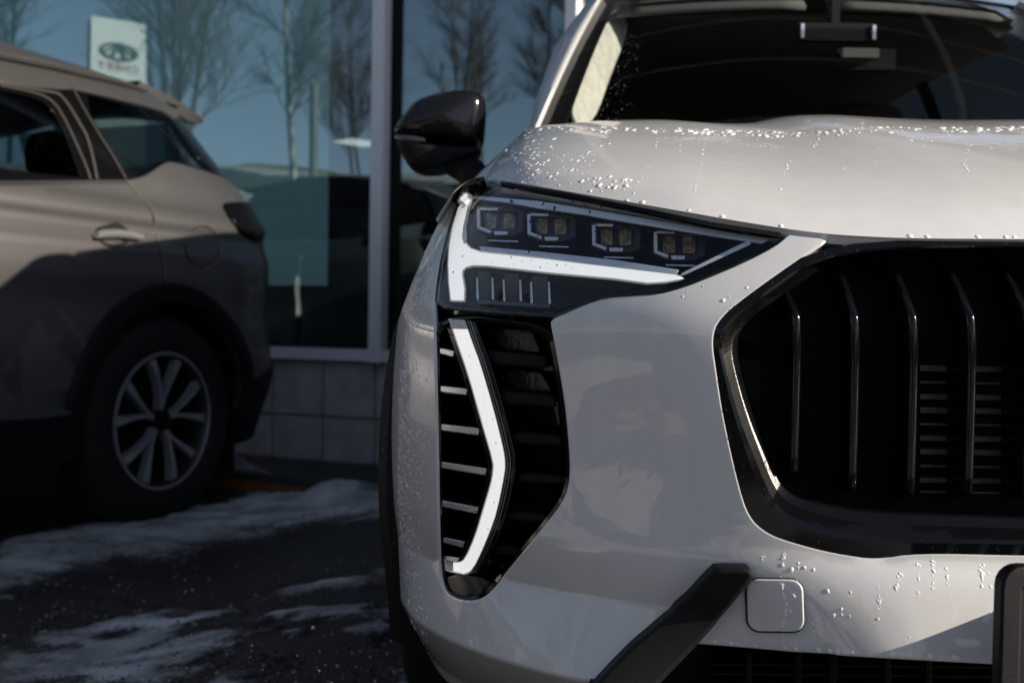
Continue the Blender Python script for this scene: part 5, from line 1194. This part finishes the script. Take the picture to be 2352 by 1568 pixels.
# pylon sign
def sign():
    Yv = 17.5; zt, zt2 = zv(200, 33, Yv), zv(325, 58, Yv + .5); a = rays([(201, 100)])[0]; b_ = rays([(325, 100)])[0]
    A = np.array([a[0] * Yv, Yv, 0]); Bv = np.array([b_[0] * (Yv + .45), Yv + .45, 0]); h = zv(200, 33, Yv)
    ra, rb = MIR(A), MIR(Bv)                                          # real ends: text runs from rb to ra
    ex = (ra - rb); Wd = np.linalg.norm(ex); ex /= Wd; ez = np.array([0, 0, 1.0]); nf = np.cross(ex, ez); c = (ra + rb) / 2
    zb_ = 0.6
    root = empty('pylon_sign', (c[0], c[1], 0), 'tall white sign with an oval emblem and red lettering mirrored in the glass', 'sign')
    def bx(name, w, d, z0, z1, off, mt):
        mb = MB(); P = [c + ex * x + nf * (off + y) + ez * z for x in (-w/2, w/2) for y in (-d, 0) for z in (z0, z1)]; mb.add(P, [(0,1,3,2), (4,6,7,5), (0,4,5,1), (2,3,7,6), (0,2,6,4), (1,5,7,3)]); return mb.build(name, mt, root, angle=20)
    bx('panel', Wd, .05, .3, h, .0, mat('white_sign_panel', (.74, .74, .70), rough=.5, var=.05)); bx('case', Wd, .42, .3, h - .01, -.052, mat('dark_sign_case', (.07, .09, .09), rough=.5, var=.1)); bx('foot', Wd * .6, .3, -.1, .298, -.08, M['frame'])
    def ell(rx, rz, cz_, t, d, name, mt):
        mb = MB(); G = []
        for i in range(49):
            w = 2*PI*i/48; q = c + ex * rx * math.cos(w) + ez * (cz_ + rz * math.sin(w)); n_ = ex * math.cos(w) * t + ez * math.sin(w) * t * .8
            G.append([tuple(q - n_ + nf * .002), tuple(q - n_ * .6 + nf * d), tuple(q + n_ * .6 + nf * d), tuple(q + n_ + nf * .002)])
        mb.grid(np.array(G)); return mb.build(name, mt, root, angle=50)
    em = mat('dark_chrome_emblem', (.10, .14, .14), rough=.3, metal=.7, var=.1); cz_ = zv(265, 110, Yv); px = Yv / FPX
    ell(37 * px, 18 * px, cz_, 5 * px, .03, 'emblem_ring', em)
    mb = MB(); f = lambda x, z: c + ex * x * px + ez * (cz_ + z * px)
    for q in ([(-20, -14), (-9, -14), (2, 8), (-2, 16)], [(20, -14), (9, -14), (-2, 8), (2, 16)], [(-36, -3), (-30, -8), (-6, 8), (-4, 15)], [(36, -3), (30, -8), (6, 8), (4, 15)]):
        P = [f(*k) + nf * .001 for k in q] + [f(*k) + nf * .025 for k in q]; mb.add(P, [(4, 5, 6, 7), (0, 3, 2, 1)] + [(i, (i+1) % 4, 4 + (i+1) % 4, 4 + i) for i in range(4)])
    mb.build('emblem_letter', em, root, angle=20)
    cu = bpy.data.curves.new('lettering', 'FONT'); cu.body = 'CHERY'; cu.align_x = 'CENTER'; cu.align_y = 'CENTER'; cu.size = 25 * px; cu.extrude = .006; cu.space_character = 1.15
    to = bpy.data.objects.new('lettering', cu); COL.objects.link(to); zt_ = zv(265, 146, Yv); q = c + nf * .009 + ez * zt_ - np.array([c[0], c[1], 0])
    ml = Matrix(((ex[0], 0, nf[0], q[0]), (ex[1], 0, nf[1], q[1]), (0, 1, 0, q[2]), (0, 0, 0, 1))); lm = bpy.data.meshes.new_from_object(to); bpy.data.objects.remove(to); to = bpy.data.objects.new('lettering', lm); COL.objects.link(to); to.parent = root; to.matrix_local = ml; lm.materials.clear(); lm.materials.append(mat('dark_red_lettering', (.30, .035, .05), rough=.5, var=.1))
sign()
# unseen woods round the lot, raised to hold back the bright horizon sky
def treeline():
    mb = MB(); r2 = random.Random(9)
    for k in range(1500):
        a = r2.uniform(math.radians(250), math.radians(546)); R = r2.uniform(48, 78); x, y = R * math.cos(a), R * math.sin(a)
        h = r2.uniform(7, 12) * (.6 + .8 * fbm(np.array([a * 9]), np.array([1.0]), 3, 90)[0]); w = r2.uniform(.8, 1.9)
        for j in range(4):
            ox, oy, z0, z1, ww = r2.gauss(0, 1.3), r2.gauss(0, 1.3), h * r2.uniform(-.02, .35), h * r2.uniform(.6, 1.0), w * r2.uniform(.5, 1.1); V = [(x + ox, y + oy, z0)]
            for zz, q in ((.35, .9), (.72, .75)):
                for i in range(5): an = 2*PI*i/5 + r2.uniform(-.3, .3); V.append((x + ox + ww * q * math.cos(an), y + oy + ww * q * math.sin(an), z0 + (z1 - z0) * (zz + r2.uniform(-.06, .06))))
            V.append((x + ox, y + oy, z1))
            mb.add(V, [(0, 1 + (i+1) % 5, 1 + i) for i in range(5)] + [(1 + i, 1 + (i+1) % 5, 6 + (i+1) % 5, 6 + i) for i in range(5)] + [(6 + i, 6 + (i+1) % 5, 11) for i in range(5)])
    tag(mb.build('unseen_woods', mat('far_woods', (.05, .05, .04), rough=1., var=.4, vscale=.1)), 'unseen woods round the lot, raised against the horizon glow', kind='stuff')
treeline()
# ================================================================== water beads on the white car
def bvh_of(names):
    V, F = [], []
    dg = bpy.context.evaluated_depsgraph_get()
    for o in names:
        w = PWORLD[o.parent.name] if o.parent else (0, 0, 0); off = len(V); me = o.data
        V += [tuple(np.array(v.co) + w) for v in me.vertices]; F += [tuple(off + i for i in p.vertices) for p in me.polygons]
    return BVHTree.FromPolygons(V, F)
def by(prefix, root=white_car): return [o for o in root.children_recursive if o.type == 'MESH' and o.name.split('.')[0] == prefix]
def first(prefix): return [o for o in by(prefix) if o.scale.x > 0 and (o.parent is white_car or o.parent.scale.x > 0)]
r3 = random.Random(5)
class Drops:
    def __init__(s): s.mb = MB()
    def put(s, tree, u, v, px, stretch=1.0, flat=.30, ang=None):
        d = rays([(u, v)])[0]; h = tree.ray_cast(Vector((0, 0, CAM_H)), Vector(d).normalized())
        if h[0] is None: return
        p, n = h[0], h[1]
        if n.dot(Vector(d)) > 0: n = -n
        r = px / FPX * h[3]; dn = Vector((0, 0, -1)) - n * Vector((0, 0, -1)).dot(n)
        if dn.length < .15: dn = Vector((r3.gauss(0, 1), -1, 0)); dn -= n * dn.dot(n)
        a = dn.normalized(); b = n.cross(a); rot = r3.gauss(0, .5) if ang is None else ang; a, b = a * math.cos(rot) + b * math.sin(rot), b * math.cos(rot) - a * math.sin(rot)
        k = 9 if px > 2.5 else 6; wob = [r3.uniform(.82, 1.18) for _ in range(k)]; V, N = [], []
        for q, hh in ((1.0, -.04), (.93, .32), (.70, .75), (.34, .97)):
            for i in range(k):
                w = 2*PI*i/k; V.append(p + (a * math.cos(w) * stretch + b * math.sin(w)) * r * q * wob[i] + n * (r * flat * hh))
        V.append(p + n * r * flat); F = [(ri*k + i, ri*k + (i+1) % k, (ri+1)*k + (i+1) % k, (ri+1)*k + i) for ri in range(3) for i in range(k)] + [(3*k + i, 3*k + (i+1) % k, 4*k) for i in range(k)]
        c = (V[1] - V[0]).cross(V[k] - V[0])
        s.mb.add(V, F)
    def area(s, tree, n, u0, u1, v0, v1, p0, p1, st=1.15, wgt=None, **k):
        for _ in range(n):
            u, v = r3.uniform(u0, u1), r3.uniform(v0, v1)
            if wgt is not None and r3.random() > wgt(u, v): continue
            s.put(tree, u, v, p0 + (p1 - p0) * r3.random() ** 3, r3.uniform(1, st + .3), **k)
    def run(s, tree, pts, n, p0, p1):
        pts = resample(pts, n=n * 4)
        for i in range(n): q = pts[r3.randrange(len(pts))]; s.put(tree, q[0] + r3.gauss(0, 2), q[1] + r3.gauss(0, 2), p0 + (p1 - p0) * r3.random() ** 2, r3.uniform(1, 1.4))
TH, TB = bvh_of([hood]), bvh_of(first('bumper') + first('body_side') + first('tow_cover'))
W = Drops()
sil = lambda u: np.interp(u, [1215, 1500, 1700, 1760, 1830, 1900, 2000, 2352], [290, 291, 298, 301, 303, 298, 290, 290])
clus = lambda u, v: .15 + .85 * (fbm(np.array([u / 60]), np.array([v / 30]), 3, 100)[0] > .5)
for _ in range(210): u = r3.uniform(1240, 2352); W.put(TH, u, sil(u) + 2 + 13 * r3.random() ** 1.6, 1.8 + 5.4 * r3.random() ** 2.2, r3.uniform(1.0, 1.3))
for _ in range(26): u = r3.choice((1440, 1600, 1690, 1740, 2230, 2290, 2320)) + r3.gauss(0, 22); W.put(TH, u, sil(u) + r3.uniform(4, 12), r3.uniform(5, 9), 1.0)
W.area(TH, 1500, 1500, 1800, 314, 352, .6, 1.3, wgt=lambda u, v: math.exp(-((v - np.interp(u, [1500, 1640, 1800], [316, 322, 340])) / 7) ** 2))
W.area(TH, 260, 2080, 2215, 312, 326, .6, 1.3); W.area(TH, 120, 2260, 2340, 330, 350, .6, 1.2)
W.area(TH, 330, 1140, 1440, 296, 436, 1.0, 4.6, st=1.6, wgt=lambda u, v: clus(u, v) * math.exp(-max(0, (u - 1330) / 120) ** 2))
W.area(TH, 190, 1130, 1240, 292, 420, .9, 3.6, st=1.5)
W.area(TH, 46, 1330, 1450, 390, 440, 1.8, 6.2, st=1.7, wgt=clus)
W.area(TH, 130, 1430, 2340, 310, 400, .9, 3.2, wgt=lambda u, v: clus(u, v) * (1.1 - (v - 310) / 100))
W.area(TH, 60, 1430, 2340, 330, 530, .6, 1.3)
for pts, n in (([(1508, 326), (1490, 380), (1460, 430), (1446, 462)], 18), ([(1613, 330), (1610, 370), (1606, 400), (1592, 440)], 22), ([(1800, 345), (1806, 375), (1798, 410), (1790, 440)], 15), ([(1930, 345), (1936, 380), (1944, 410)], 9), ([(2226, 320), (2222, 350), (2214, 380), (2226, 396)], 24), ([(1880, 320), (1868, 335), (1850, 325)], 12)): W.run(TH, pts, n, 1.0, 3.6)
for u in (1440, 1476, 1582, 1660, 1794, 2090, 2130, 2246, 2310, 2330): v = np.interp(u, [1450, 1590, 1700, 1870, 2000, 2120, 2352], [465, 489, 509, 535, 544, 548, 549]); W.put(TH, u, v - 5, r3.uniform(4, 7), 1.0, ang=1.57)
lf = lambda v: np.interp(v, [551, 621, 719, 805, 902, 1059, 1151, 1307, 1424, 1568], [986, 959, 936, 922, 914, 911, 911, 923, 937, 956])
for _ in range(3200):
    v = r3.uniform(470, 1500); dens = 1 if v < 1250 else .45; u = lf(max(v, 551)) + 2 + abs(r3.gauss(0, 22))
    if u < 996 and r3.random() < dens: W.put(TB, u, v, 1.0 + 2.4 * r3.random() ** 3, r3.uniform(1, 1.5))
W.area(TB, 150, 940, 1300, 1385, 1560, .8, 2.4, wgt=lambda u, v: math.exp(-max(0, (u - 960)) / 130) + .12)
W.area(TB, 150, 1700, 2310, 1292, 1480, .9, 3.2, wgt=lambda u, v: clus(u, v) * math.exp(-((v - 1340) / 90) ** 2))
W.area(TB, 30, 1720, 1960, 1300, 1430, 2.4, 4.8, wgt=clus)
for pts, n in (([(1800, 1268), (1796, 1330), (1800, 1400), (1798, 1470)], 34), ([(1752, 1275), (1750, 1290)], 6), ([(2020, 1340), (2016, 1420)], 14), ([(2144, 1280), (2142, 1350)], 16), ([(2110, 1290), (2108, 1370)], 12), ([(2174, 1285), (2176, 1345)], 12), ([(2256, 1290), (2254, 1345)], 10), ([(2070, 1300), (2056, 1360)], 10), ([(1866, 1430), (1868, 1470)], 6)): W.run(TB, pts, n, 1.4, 3.8)
for _ in range(26): u = r3.uniform(1600, 2300); W.put(TB, u, np.interp(u, [1595, 1824, 2304], [1470, 1491, 1517]) - 1, r3.uniform(2, 5.5), 1.2)
W.area(TB, 60, 1280, 1640, 740, 1300, .6, 1.6)
W.area(TB, 14, 1560, 1720, 620, 740, 1.5, 4.6)
tag(W.mb.build('water_bead', M['water'], white_car, angle=180), 'water beads over the painted panels, their sun glint painted pale', kind='stuff')
# clear beads on glass and black plastic
M['clear'] = mat('clear_water', (.012, .012, .013), rough=.03, spec=.6, coat=.4, var=.1)
C = Drops()
TL, TG, TM, TA, TS = bvh_of(first('lens_cover')), bvh_of(by('surround')), bvh_of(first('door_mirror') + first('lower_shell')), bvh_of(by('arch_trim')), bvh_of(by('windscreen'))
C.area(TL, 150, 1040, 1320, 440, 710, .9, 2.6, st=1.9, ang=.5); C.area(TL, 30, 1320, 1560, 470, 600, .9, 2.0, st=1.8, ang=.5); C.area(TL, 14, 1140, 1420, 430, 490, 2.5, 7, st=2.)
C.area(TG, 330, 1640, 1800, 640, 1160, .7, 2.2); C.area(TG, 60, 1800, 2340, 555, 600, .8, 3); C.area(TG, 70, 1800, 2340, 1180, 1280, .8, 2.4)
C.area(TM, 110, 910, 1110, 225, 390, .7, 1.8); C.area(TA, 160, 880, 925, 720, 1560, .8, 2.2)
C.area(bvh_of(by('bar')), 130, 1800, 2352, 610, 1150, .6, 1.6)
C.area(bvh_of(first('light_guide')), 50, 1020, 1160, 740, 1310, .8, 2.0)
tag(C.mb.build('water_bead', M['clear'], white_car, angle=180), 'clear water beads on the lamps and black plastic', kind='stuff')
D_ = Drops(); D_.area(TS, 380, 1350, 1480, 80, 290, .35, .8, wgt=lambda u, v: math.exp(-((u - np.interp(v, [60, 300], [1450, 1370])) / 38) ** 2))
tag(D_.mb.build('water_bead', M['water'], white_car, angle=180), 'fine mist of beads on the windscreen', kind='stuff')
